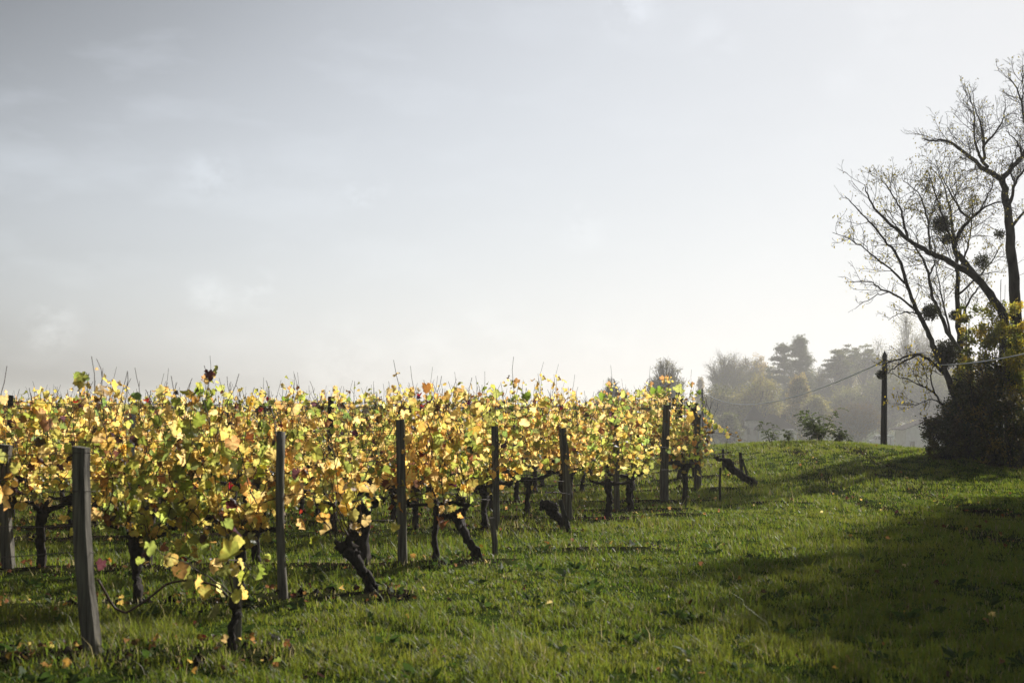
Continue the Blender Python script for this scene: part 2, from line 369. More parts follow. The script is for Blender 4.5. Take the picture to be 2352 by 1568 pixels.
def build_grass():
    r = np.random.default_rng(11)
    mb = MB()
    for (y0, y1, dens, wmul, seg) in ((7.3, 11, 3600, 1.0, 3), (11, 15, 2100, 1.35, 3), (15, 22, 1100, 1.9, 2), (22, 31, 760, 2.7, 2), (31, 46, 900, 2.7, 2)):
        w = .372 * y1 + 1.2; area = 2 * w * (y1 - y0); n = int(area * dens)
        x = r.uniform(-w, w, n); y = r.uniform(y0, y1, n)
        tuft = vnoise(x, y, .16, 21); tn2 = vnoise(x, y, .9, 22); big = vnoise(x, y, 3.2, 23)
        rn = row_near(x, y); band = np.exp(-(rn / .36) ** 4)
        rt = ruts(x, y)
        vin = (rn < 3)
        keep = in_view(x, y) & (r.random(n) < (.22 + .78 * sstep(.28, .62, tuft)) * (1 - .80 * band) * (1 - .95 * np.clip(1.25 * rt, 0, 1)))
        if y0 >= 22: keep &= (x > -.36 * y - 1)
        x, y, tuft, tn2, big, band, rn = (a[keep] for a in (x, y, tuft, tn2, big, band, rn)); n = len(x)
        z = height(x, y) - .005
        vineyard = np.where(rn < 2.5, 1.0, .0)
        h = .025 + .075 * tuft ** 1.5 * (.4 + tn2) + .06 * sstep(.45, .8, big) * r.random(n) * tuft
        h = h * (.75 + .5 * r.random(n)) * (1 + .5 * vineyard * sstep(.45, .75, tn2))
        tall = r.random(n) < .02; h = np.where(tall, h * 2.3, h)
        h = h * np.where(y > 31, .85, 1)
        az = r.uniform(0, 2 * math.pi, n); bend = r.uniform(.15, .9, n) * h
        wd = (.0022 + .0022 * r.random(n)) * wmul * np.where(tall, .8, 1)
        d = np.stack([np.cos(az), np.sin(az)], -1); pr = np.stack([-d[:, 1], d[:, 0]], -1)
        tw = r.uniform(-.9, .9, n); 
        def pt(f, side, wf):
            px = x + d[:, 0] * bend * f * f + pr[:, 0] * side * wd * wf
            py = y + d[:, 1] * bend * f * f + pr[:, 1] * side * wd * wf
            pz = z + h * (f - .25 * f * f * bend / (h + 1e-6))
            return np.stack([px, py, pz], -1)
        base_c = np.stack([.075 + .055 * r.random(n), .115 + .06 * r.random(n), .010 + .008 * r.random(n)], -1)
        yel = (tn2 * .5 + big * .5)[:, None]
        yel = np.clip(yel + .5 * sstep(.55, .8, vnoise(x, y, 1.5, 33))[:, None], 0, 1.3)
        base_c = base_c * (1 - .35 * yel) + np.array([.26, .24, .035]) * .35 * yel
        dry = r.random(n) < (.07 + .2 * band + .15 * np.clip(rt, 0, 1)[keep]); base_c[dry] = np.array([.24, .20, .11]) * (.7 + .6 * r.random((dry.sum(), 1)))
        if seg == 3:
            vs = np.stack([pt(0, -1, 1), pt(0, 1, 1), pt(.5, -1, .85), pt(.5, 1, .85), pt(1, 0, 0)], 1)
            k = 5; b = np.arange(n)[:, None] * k
            mb.add(vs.reshape(-1, 3), [b + np.array([0, 1, 3, 2]), b + np.array([2, 3, 4])], np.repeat(base_c, k, 0))
        else:
            vs = np.stack([pt(0, -1, 1), pt(0, 1, 1), pt(1, 0, 0)], 1); k = 3; b = np.arange(n)[:, None] * k
            mb.add(vs.reshape(-1, 3), [b + np.array([0, 1, 2])], np.repeat(base_c, k, 0))
    o = mb.build("grass", M['grass']); tag(o, "short wet backlit green grass covering the whole ground", "grass", kind='stuff')

# ------------------------------------------------------------------ leaves
OUT_H = [(0, .10), (.12, -.06), (.30, -.10), (.44, .04), (.42, .18), (.54, .30), (.54, .46), (.40, .54), (.36, .72), (.20, .84), (0, .97)]
OUT_L = [(0, .1), (.30, -.08), (.44, .12), (.55, .42), (.38, .56), (.28, .80), (0, .96)]
def outline(h): return np.array(h + [(-x, y) for x, y in h[-2:0:-1]])
LEAF_HI, LEAF_LO = outline(OUT_H), outline(OUT_L)
OVAL = np.array([(0, 0), (.28, .3), (.3, .6), (0, 1), (-.3, .6), (-.28, .3)])

def leaf_batch(mb, r, pos, tipdir, size, col, shape, fold=.25, wave=.07):
    n = len(pos)
    if n == 0: return
    t = tipdir / (np.linalg.norm(tipdir, axis=1)[:, None] + 1e-9)
    q = r.normal(size=(n, 3)); nrm = q - (q * t).sum(1)[:, None] * t; nrm /= np.linalg.norm(nrm, axis=1)[:, None] + 1e-9
    s = np.cross(t, nrm); m = len(shape)
    X = np.broadcast_to(shape[:, 0], (n, m)) * size[:, None]; Y = np.broadcast_to(shape[:, 1], (n, m)) * size[:, None]
    fo = r.uniform(-.2, 1, n) * fold * 2; cu = r.uniform(-.5, .6, n)
    Z = -np.abs(X) * fo[:, None] + cu[:, None] * (Y - .4 * size[:, None]) ** 2 / size[:, None] + r.normal(size=(n, m)) * wave * size[:, None]
    X = X * r.uniform(.7, 1.1, (n, 1)); v = pos[:, None] + X[..., None] * s[:, None] + Y[..., None] * t[:, None] + Z[..., None] * nrm[:, None]
    if m > 6:
        c = pos + t * (.4 * size)[:, None]
        v = np.concatenate([v, c[:, None]], 1); k = m + 1
        b = np.arange(n)[:, None, None] * k; j = np.arange(m)
        tri = np.stack([j, (j + 1) % m, np.full(m, m)], -1)[None]
        cc = np.repeat(col, k, 0).reshape(n, k, 3)
        cc = cc * (1 + .12 * r.normal(size=(n, k, 1)))
        cc[:, -1] *= 1.12
        if m > 12:      # browned margins on some leaves
            br = r.random(n) < .24; f = np.where(r.random((n, m, 1)) < .65, 1, .2) * br[:, None, None]
            cc[:, :-1] *= 1 - f * np.array([.28, .50, .55])
        mb.add(v.reshape(-1, 3), [(b + tri).reshape(-1, 3)], np.clip(cc, 0, 1).reshape(-1, 3))
    else:
        b = np.arange(n)[:, None] * m
        mb.add(v.reshape(-1, 3), [b + np.arange(m)[None]], np.repeat(col, m, 0))

PAL = np.array([(.71, .455, .13), (.81, .57, .25), (.56, .46, .13), (.34, .36, .085), (.20, .235, .06), (.48, .24, .08), (.22, .10, .04), (.30, .015, .015), (.08, .04, .025)])
def palette(r, n, w):
    w = np.array(w, float); w /= w.sum()
    c = PAL[r.choice(len(PAL), n, p=w)]
    return np.clip(c * (1 + .14 * r.normal(size=(n, 1))) + .015 * r.normal(size=(n, 3)), .01, .9)
W_YEL = (27, 27, 22, 12, 4, 2, 2, .2, 4)
W_GRN = (6, 8, 24, 36, 20, 1, 3, .3, 5)
W_MIX = (16, 18, 26, 26, 9, 1, 2, .2, 4)
W_END = (14, 16, 22, 22, 14, 7, 3, .2, 2)
W_RED = (14, 12, 14, 16, 10, 4, 4, 5, 8)

# ------------------------------------------------------------------ grapevines
def gnarly(mb, r, pts, radii, k=9, bump=.45):
    """resample a line finely and give it a knobbly skin"""
    pts = np.asarray(pts, float); n = len(pts); t = np.linspace(0, n - 1, n * 4)
    fine = np.stack([np.interp(t, np.arange(n), pts[:, a]) for a in range(3)], -1)
    fine[1:-1] += r.normal(size=(len(t) - 2, 3)) * .006
    rr = np.interp(t, np.arange(n), radii) * (1 + .09 * r.normal(size=len(t)))
    k += 3; m0 = MB(); m0.tube(fine, np.clip(rr, .4 * min(radii), None), k, bump=.16, rng=r)
    V = m0.v[0]; c = np.repeat(fine, k, 0); a = np.tile(np.arange(k) * 2 * math.pi / k, len(t)); h = np.repeat(t, k); ph = r.uniform(0, 6, 3)
    f = 1 + .20 * np.cos(2 * a + ph[0] + .9 * h) + .16 * np.cos(3 * a + ph[1] - .5 * h) + .12 * np.cos(5 * a + ph[2] + .3 * h)
    V[:len(c)] = c + (V[:len(c)] - c) * f[:, None]
    mb.add(V, [np.vstack(m0.f[kk]) for kk in m0.f])
    for _ in range(2 if radii[0] > .03 else 1):      # knots and cut spurs
        p = fine[r.integers(len(t) // 2, len(t))]; d = r.normal(size=3); d[2] = abs(d[2]); d /= np.linalg.norm(d); L = r.uniform(.04, .09)
        mb.tube([p, p + d * L * .6, p + d * L], [.022, .02, .012], 6, bump=.5, rng=r)

def vine_parts(seed, top=1.78, head=.52, lean=(0, 0), arms=(.34, .34), ncane=9, keep=.9, weights=W_YEL, hi=True, low=.62, split=True, gnarl=1.0, size=1.0, side=(0, 0), droop=.25, tips=3, hang=0):
    """meshes of one vine, local x along the row"""
    r = np.random.default_rng(seed)
    tk = MB(); lx, ly = lean
    pts = [(-lx, -ly, -.06), (-lx * .9, -ly * .9, .08), (-lx * .55 + r.normal() * .015, -ly * .5 + r.normal() * .02, head * .45), (-lx * .2 + r.normal() * .02, r.normal() * .02, head * .75), (0, 0, head), (r.normal() * .03, 0, head + .05)]
    gnarly(tk, r, pts, [.052 * gnarl, .042 * gnarl, .036 * gnarl, .042 * gnarl, .060 * gnarl, .04 * gnarl])
    heads = []
    for sgn, ln in ((-1, arms[0]), (1, arms[1])):
        if ln <= 0: continue
        a = np.array([0, 0, head]); e = a + np.array([sgn * ln * r.uniform(.6, 1.1), r.normal() * .05, r.uniform(-.02, .16)])
        mid = (a + e) / 2 + np.array([0, r.normal() * .03, r.uniform(-.02, .06)])
        kn = e + np.array([sgn * .03, 0, .05])
        gnarly(tk, r, [a, mid, e, kn], [.036 * gnarl, .021 * gnarl, .026 * gnarl, .014], 7)
        heads += [mid, e, kn]
    heads.append(np.array([0, 0, head + .04]))
    canes = []; lp = []; ld = []
    for c in range(ncane + hang):
        lowc = low + r.normal() * .13
        b = heads[r.integers(len(heads))] + r.normal(size=3) * np.array([.02, .02, .01])
        over = r.random()
        H = top - b[2] + r.normal() * .13 - (.25 if over < .3 else 0) + (.20 if over > .88 else 0)
        n = 11; s = np.linspace(0, 1, n)[:, None]
        dx = r.normal() * .24 + side[0]; dy = r.normal() * .13 + side[1]
        w = np.cumsum(r.normal(size=(n, 3)) * np.array([.022, .022, .0]), 0); w -= w[0]
        p = b + s * np.array([dx, dy, H]) + w
        if r.random() < droop:
            o = r.choice([-1, 1]); p[:, 1] += o * .28 * s[:, 0] ** 2; p[:, 0] += r.normal() * .35 * s[:, 0] ** 2
            p[:, 2] -= (H * .75) * s[:, 0] ** 2.2
        if c >= ncane:     # shoots that arch over and hang low in front
            sg = r.choice([-1, 1]); sx = s[:, 0]
            p = b + np.stack([sg * (.12 + .35 * r.random()) * sx, -.30 * sx - .05 + 0 * sx, .55 * sx - (b[2] + .32 - r.uniform(.12, .38)) * sx ** 2.2], -1) + w * .5
        mb = MB(); mb.tube(p, np.linspace(.0058, .0026, n), 5, cap=False); canes.append(mb)
        bare = r.random() < .25
        m = int(np.linalg.norm(np.diff(p, axis=0), axis=1).sum() / .062)
        u = np.linspace(.05, .97 if not bare else .80, m)
        keepm = (r.random(m) < keep * (.75 + .25 * (u < .85)))
        q = np.stack([np.interp(u * (n - 1), np.arange(n), p[:, a]) for a in range(3)], -1)
        keepm &= (q[:, 2] > lowc + r.normal(size=m) * .05) | ((c >= ncane) & (q[:, 2] > .12))
        q = q[keepm]
        lat = r.random(len(q)) < .55
        q2 = q[lat] + r.normal(size=(lat.sum(), 3)) * np.array([.10, .12, .07])
        q = np.vstack([q, q2])
        off = r.normal(size=(len(q), 3)) * np.array([.055, .065, .03])
        lp.append(q + off); ld.append(np.stack([r.normal(size=len(q)) * .55, r.normal(size=len(q)) * .55, -np.abs(r.normal(size=len(q)) * .5 + .75)], -1))
    lp = np.vstack(lp); lp[:, 2] = np.minimum(lp[:, 2], top + .20 + .04 * r.normal(size=len(lp))); ld = np.vstack(ld)
    fo = MB(); n = len(lp)
    sz = np.clip(r.normal(.080, .024, n), .028, .135) * size
    leaf_batch(fo, r, lp, ld, sz, palette(r, n, weights), LEAF_HI if hi else LEAF_LO, fold=.48, wave=.085)
    # bare shoot tips standing above the leaves
    for _ in range(tips):
        b = np.array([r.uniform(-.45, .45), r.normal() * .12, top - r.uniform(.25, .45)]); Lh = r.uniform(.28, .62); n = 7; s = np.linspace(0, 1, n)[:, None]
        p = b + s * np.array([r.normal() * .12, r.normal() * .08, Lh]) + np.cumsum(r.normal(size=(n, 3)) * .012, 0)
        mb = MB(); mb.tube(p, np.linspace(.0045, .0025, n), 4, cap=False)
        for q in p[2:-1:2]:
            mb.tube([q, q + np.array([r.normal() * .04, r.normal() * .03, r.uniform(.04, .12)])], [.003, .002], 3, cap=False)
        canes.append(mb)
    out = {'trunk': tk, 'foliage': fo, 'canes': canes}
    return out

TH = "first second third fourth fifth sixth seventh eighth ninth tenth eleventh twelfth thirteenth fourteenth fifteenth sixteenth seventeenth eighteenth nineteenth twentieth".split()
ROWANG = math.atan2(-ROWDIR[1], -ROWDIR[0])

def vine_thing(parts, x, y, label, group, rz=None):
    e = empty("grape_vine", (x, y, hz(x, y)), ROWANG if rz is None else rz)
    tag(e, label, "grapevine", group)
    parts['trunk'].build("trunk", M['vinebark'], e)
    for c in parts['canes']: c.build("cane", M['cane'], e)
    if parts['foliage'].n: parts['foliage'].build("foliage", M['vineleaf'], e)
    return e

def hue(ri, k, s): return s

def build_vines():
    # (row, along-row offset from the end post, settings, look words); negative offset = towards the track
    near = [
        (0, -.86, dict(seed=101, top=.80, head=.30, lean=(.02, .0), arms=(.0, .0), ncane=3, keep=.6, weights=W_GRN, low=.45, gnarl=.55, tips=0, side=(-.15, -.1), droop=.5), "stunted young grapevine with a few pale leaves tied to the nearest short stake"),
        (0, 1.0, dict(seed=102, top=1.30, head=.5, ncane=10, keep=.85, weights=W_RED, low=.72), "nearest grapevine at the left edge, with several dark red leaves"),
        (1, -.52, dict(seed=110, top=1.5, head=.36, lean=(-.22, -.05), arms=(.10, .08), ncane=9, keep=.7, weights=W_MIX, low=.62, tips=1, gnarl=1.15, side=(-.22, .05)), "leaning gnarled grapevine, last of the second row, right of its rounded post"),
        (1, .35, dict(seed=111, top=1.64, head=.48, arms=(.35, .3), ncane=11, keep=.85, weights=W_MIX, low=.55, droop=.3, hang=6, side=(.0, .05)), "yellow grapevine hanging low over the first post of the second row"),
        (1, 1.15, dict(seed=112, top=1.72, head=.46, ncane=10, keep=.85, weights=W_GRN, low=.52, droop=.3, hang=8), "tall green leafed grapevine, second left of the second row's end post"),
        (1, 2.75, dict(seed=113, top=1.62, head=.5, ncane=11, keep=.85, weights=W_MIX, low=.5), "third grapevine left of the second row's end post, mixed green and yellow"),
        (1, 3.2, dict(seed=114, top=1.62, head=.52, ncane=12, keep=.9, weights=W_MIX, low=.58), "leftmost grapevine in view of the second row"),
        (2, -.56, dict(seed=120, top=1.15, head=.45, lean=(-.22, -.05), arms=(.22, .06), ncane=7, keep=.55, weights=W_MIX, low=.62, gnarl=1.2, side=(-.1, 0)), "gnarled grapevine leaning towards the thin stake at the third row's end"),
        (2, -.35, dict(seed=125, top=1.66, head=.56, ncane=12, keep=.9, hang=1, weights=W_YEL, low=.68, gnarl=.8), "grapevine behind the tall end post of the third row, golden leaves"),
        (2, .42, dict(seed=121, top=1.20, head=.56, lean=(-.02, 0), arms=(.28, .28), ncane=7, keep=.4, weights=W_MIX, low=.72, gnarl=1.6), "thick bare T shaped grapevine just left of the third row's end post"),
        (2, 1.45, dict(seed=122, top=1.64, head=.52, ncane=12, keep=.9, weights=W_YEL, low=.6), "golden grapevine, second left of the third row's end post"),
        (2, 2.5, dict(seed=123, top=1.66, head=.52, ncane=12, keep=.9, weights=W_MIX, low=.58), "third grapevine left of the third row's end post"),
        (2, 3.5, dict(seed=124, top=1.64, head=.52, ncane=12, keep=.9, weights=W_MIX, low=.58), "grapevine beside the dark second post of the third row"),
        (2, 4.5, dict(seed=126, top=1.70, head=.55, ncane=11, keep=.9, weights=W_MIX, low=.6), "leftmost grapevine in view of the third row"),
        (3, -.72, dict(seed=130, top=.50, head=.30, lean=(-.20, 0), arms=(.12, .0), ncane=3, keep=.12, weights=W_YEL, low=.5, tips=0, gnarl=1.5, droop=.6), "broken stump of an old grapevine slumped by the fourth row's leaning stake"),
        (7, -.62, dict(seed=170, top=1.0, head=.48, lean=(-.55, 0), arms=(.22, .0), ncane=4, keep=.35, weights=W_GRN, low=.6, tips=0, gnarl=1.5, side=(-.35, 0)), "thick gnarled grapevine leaning left at the eighth row's end, nearly bare"),
    ]
    for (ri, off, kw, lab) in near:
        ex, ey = ROWS[ri][:2]; x, y = ex + ROWDIR[0] * off, ey + ROWDIR[1] * off
        kw.setdefault('size', 1.06); vine_thing(vine_parts(**kw), x, y, lab, "grapevines planted in rows beside the grassy track")
    # shared variants for the rows further back
    variants = []
    cfg = [(W_YEL, 1.78), (W_MIX, 1.75), (W_YEL, 1.70), (W_GRN, 1.76), (W_YEL, 1.80), (W_MIX, 1.72), (W_YEL, 1.75), (W_YEL, 1.78), (W_MIX, 1.78), (W_END, 1.80)]
    look = ["golden yellow", "yellow and green", "yellow", "greenish", "tall golden", "low mixed", "bright yellow", "thick golden", "mixed green and gold", "green tipped"]
    for k, (w, t) in enumerate(cfg):
        p = vine_parts(300 + k, top=t, ncane=11 + k % 4, keep=.85, weights=w, low=.56 + .05 * (k % 3), hi=(k % 2 == 0), size=1.0)
        md = {'trunk': p['trunk'].data("trunk", M['vinebark']), 'foliage': p['foliage'].data("foliage", M['vineleaf']),
              'canes': [c.data("cane", M['cane']) for c in p['canes']]}
        allc = MB()
        for c in p['canes']:
            allc.v += c.v; allc.c += c.c
            for kk, fl in c.f.items(): allc.f.setdefault(kk, []).extend([f + allc.n for f in fl])
            allc.n += c.n
        for src in (p['trunk'],):
            allc.v += src.v; allc.c += src.c
            for kk, fl in src.f.items(): allc.f.setdefault(kk, []).extend([f + allc.n for f in fl])
            allc.n += src.n
        md['wood'] = allc.data("trunk", M['vinebark'])
        variants.append(md)
    rr = random.Random(5)
    def link(name, me, par):
        o = bpy.data.objects.new(name, me); COL.objects.link(o); o.parent = par; return o
    for ri in range(3, len(ROWS)):
        ex, ey, ph, top = ROWS[ri]
        off = {3: .12, 4: -.55, 5: -.22, 6: -.35, 7: .28}.get(ri, .3) ; j = 0
        while True:
            x, y = ex + ROWDIR[0] * off, ey + ROWDIR[1] * off
            if x < -.365 * y - 1.6: break
            k = rr.randrange(len(variants)); md = variants[k]
            if ri in (6, 7) and j < 2: k = 9; md = variants[9]
            e = empty("grape_vine", (x + rr.uniform(-.05, .05), y + rr.uniform(-.05, .05), hz(x, y)), ROWANG + (math.pi if rr.random() < .5 else 0) + rr.uniform(-.06, .06))
            s = top / 1.78 * rr.uniform(.95, 1.04)
            s *= rr.uniform(.94, 1.07); e.scale = (rr.uniform(.95, 1.1), rr.uniform(.9, 1.15), s)
            if ri < 8:
                tag(e, f"{look[k]} grapevine, {TH[j]} from the track end of the {TH[ri]} row", "grapevine", "grapevines planted in rows beside the grassy track")
                link("trunk", md['trunk'], e)
                for c in md['canes']: link("cane", c, e)
            else:
                tag(e, f"{look[k]} grapevine far back, {TH[j]} from the right in the {TH[ri]} row", "grapevine", "grapevines planted in rows beside the grassy track")
                link("trunk", md['wood'], e)
            link("foliage", md['foliage'], e)
            off += rr.uniform(.93, 1.12); j += 1
            if j >= len(TH): break

# ------------------------------------------------------------------ posts, stakes, wires
def post(name, x, y, h, w, lean=(0, 0), mat='post', rz=0.0, seed=0, label="", cat="post", group=None, depth=None, thin=False, round_=False):
    r = np.random.default_rng(seed); mb = MB(); n = 9; zz = np.linspace(-.08, h, n)
    d = depth or w
    if round_: k = 9; sh = np.stack([np.cos(np.arange(k) * 2 * math.pi / k), np.sin(np.arange(k) * 2 * math.pi / k)], -1) * .5 * np.array([w, d])
    else:
        c = .12; sh = np.array([(-.5, -.5 + c), (-.5 + c, -.5), (.5 - c, -.5), (.5, -.5 + c), (.5, .5 - c), (.5 - c, .5), (-.5 + c, .5), (-.5, .5 - c)]) * np.array([w, d])
    k = len(sh); bow = r.normal(size=2) * .012 * h
    V = []
    for i, z in enumerate(zz):
        f = z / h; s = 1 + .06 * r.normal() * (0 if thin else 1) + (.06 if f < .2 else 0)
        c0 = np.array([lean[0] * z + bow[0] * math.sin(f * 3.1), lean[1] * z + bow[1] * math.sin(f * 3.1)])
        tilt = (sh[:, 0] * r.normal() * .12 if i == n - 1 and not thin else 0)
        V.append(np.column_stack([sh * s * (1 + .05 * r.normal(size=(k, 1))) + c0, np.full(k, z) + tilt]))
    V = np.vstack(V); i = np.arange(n - 1)[:, None] * k; j = np.arange(k)[None]; j2 = (j + 1) % k
    q = np.stack([i + j, i + j2, i + k + j2, i + k + j], -1).reshape(-1, 4)
    mb.add(V, [q, (np.arange(k) + (n - 1) * k)[None]])
    o = mb.build(name, M[mat], smooth=round_); o.location = (x, y, hz(x, y)); o.rotation_euler = (0, 0, rz)
    tag(o, label, cat, group); return o

def wire(pts, r, label, name="trellis_wire", cat="wire", mat='wire', group=None, k=5):
    mb = MB(); mb.tube(pts, r, k); o = mb.build(name, M[mat]); tag(o, label, cat, group); return o

def build_trellis():
    g = "wooden posts of the vine rows"
    def rp(ri, off): ex, ey = ROWS[ri][:2]; return ex + ROWDIR[0] * off, ey + ROWDIR[1] * off
    ends = [(.092, (-.085, 0), 'post', -.30, "thick squared wooden post, nearest of all, with a sunlit right face"),
            (.08, (-.03, 0), 'post', 1.0, "rounded wooden post half hidden by leaves at the second row's end"),
            (.085, (-.02, 0), 'post', .0, "tall wooden post with a red leaf at its top, third row's end"),
            (.08, (-.02, 0), 'post', .2, "straight grey wooden post at the fourth row's end"),
            (.105, (-.07, 0), 'post', .3, "split wooden post leaning left at the fifth row's end"),
            (.085, (-.01, 0), 'post', .1, "upright wooden post at the sixth row's end"),
            (.125, (.04, 0), 'post', .2, "tall thick wooden post leaning right at the seventh row's end"),
            (.12, (.00, 0), 'post', .2, "thick dark wooden post at the eighth row's end, leaves over its top")]
    for i, (w, ln, mt, rz, lab) in enumerate(ends):
        x, y = ROWS[i][:2]; y -= .16 if i > 0 else 0; x *= 1 - (.16 / y if i > 0 else 0); post("wooden_post", x, y, ROWS[i][2], w, ln, mt, rz, 40 + i, lab, "post", g, depth=w * (.8 if i else .9), round_=(i == 1))
    x, y = rp(2, 3.80); post("wooden_post", x, y, 1.18, .10, (-.05, 0), 'post', -.1, 60, "dark wooden post at the left edge, second post of the third row", "post", g)
    x, y = rp(3, 4.55); post("metal_post", x, y, 1.62, .045, (-.01, 0), 'metal', .3, 61, "thin grey metal post rising above the leaves on the left", "post", depth=.03, thin=True)
    rr = random.Random(9)
    for ri in range(3, 16):
        k = 1
        off = 4.4 if ri > 3 else 9.2
        while off < 22:
            x, y = rp(ri, off)
            if x < -.365 * y - 1: break
            post("wooden_post", x, y, rr.uniform(1.45, 1.78), .075, (rr.uniform(-.03, .03), 0), 'postdark', rr.random(), 70 + ri * 5 + k,
                 f"dark wooden post within the {TH[ri]} row, {TH[k]} from its track end", "post", g)
            off += 4.6; k += 1
    for ri in range(8, 13):
        x, y = ROWS[ri][:2]; post("wooden_post", x, y, 1.5, .09, (0, 0), 'postdark', .3, 160 + ri, f"dark wooden post at the right end of the {TH[ri]} row", "post", g)
    # stakes
    gs = "thin stakes beside the end vines"
    def stake(px, py, d, h, w, lean, lab, mt='post', seed=0):
        x = (px - 1176) / 3266 * d; post("wooden_stake", x, d, h, w, (lean, 0), mt, .4, seed, lab, "stake", gs, depth=w * .8)
    stake(550, 1480, 9.5, .50, .045, -.02, "short wooden stake nearest the camera, holding a stunted young vine", seed=201)
    stake(1138, 1283, 15.1, .44, .05, -.10, "slanted brown stake by the leaning vine of the third row", seed=202)
    stake(1306, 1222, 18.4, .42, .05, -.30, "sharply leaning stake beside the slumped old stump", 'postdark', 203)
    stake(1570, 1163, 23.4, .55, .05, .0, "dark upright stake in front of the seventh row's end", 'postdark', 204)
    stake(1652, 1150, 24.9, .60, .035, .02, "thin rusty brown stake standing alone right of the posts", 'postdark', 205)
    stake(1702, 1112, 29.2, .62, .06, -.05, "dark upright stake right of the gnarled leaning vine", 'postdark', 206)
    stake(1718, 1118, 29.0, .52, .035, -.30, "thin stick slanting against the gnarled vine near the track", 'postdark', 207)
    stake(1660, 1060, 31.0, .55, .05, -.02, "small dark stake on the slope behind the eighth row", 'postdark', 208)
    # wires
    for ri, (ex, ey, ph, top) in enumerate(ROWS):
        if ri > 11: break
        hs = [(.62, "lowest"), (1.0, "middle"), (min(ph, 1.32) - .04, "upper")] + ([(1.6, "topmost")] if ri >= 2 else [])
        for (h, wn) in hs:
            L0 = -.9 if h < .8 and ri not in (0,) else 0
            xl = (-.365 * ey - 2); Ln = (ex - xl) / abs(ROWDIR[0]); s = np.linspace(L0, Ln, 40)
            x = ex + ROWDIR[0] * s; y = ey + ROWDIR[1] * s
            z = height(x, y) * 0 + np.mean(height(x, y)) + h - .03 * np.abs(np.sin(s * math.pi / 4.5)) + .006 * np.sin(s * 9)
            wire(np.stack([x, y, z], -1), (.0028 if ri < 4 else .0032), f"{wn} trellis wire of the {TH[ri]} vine row", group="trellis wires")
    # thicker trained cane bowed between the nearest post and stake
    pts = [P(225, 1330, 9.3), P(262, 1395, 9.4), P(290, 1408, 9.4), P(340, 1375, 9.5), P(385, 1338, 9.6), P(440, 1330, 9.6), P(500, 1345, 9.6), P(545, 1390, 9.6)]
    t = np.linspace(0, 7, 40); a = np.array(pts); f = np.stack([np.interp(t, np.arange(8), a[:, i]) for i in range(3)], -1)
    f[1:-1] = (f[:-2] + f[1:-1] * 2 + f[2:]) / 4
    e = empty("vine_shoot", tuple(f[0])); tag(e, "long bare vine shoot arching low between nearest post and short stake", "vine shoot")
    mb = MB(); mb.tube(f - f[0], .008, 6); mb.build("stem", M['cane'], e)
    mb = MB(); r = np.random.default_rng(4)
    lp = np.array([P(190, 1305, 9.3), P(200, 1295, 9.2), P(236, 1285, 9.3), P(455, 1320, 9.5), P(470, 1345, 9.5), P(500, 1340, 9.6), P(540, 1335, 9.6), P(548, 1350, 9.5), P(430, 1300, 9.6), P(205, 1360, 9.2)]) - f[0]
    cl = palette(r, len(lp), W_YEL); cl[-1] = (.3, .02, .02)
    leaf_batch(mb, r, lp, np.stack([r.normal(size=10) * .4, r.normal(size=10) * .3, -np.ones(10)], -1), r.uniform(.08, .115, 10), cl, LEAF_HI)
    mb.build("foliage", M['vineleaf'], e)

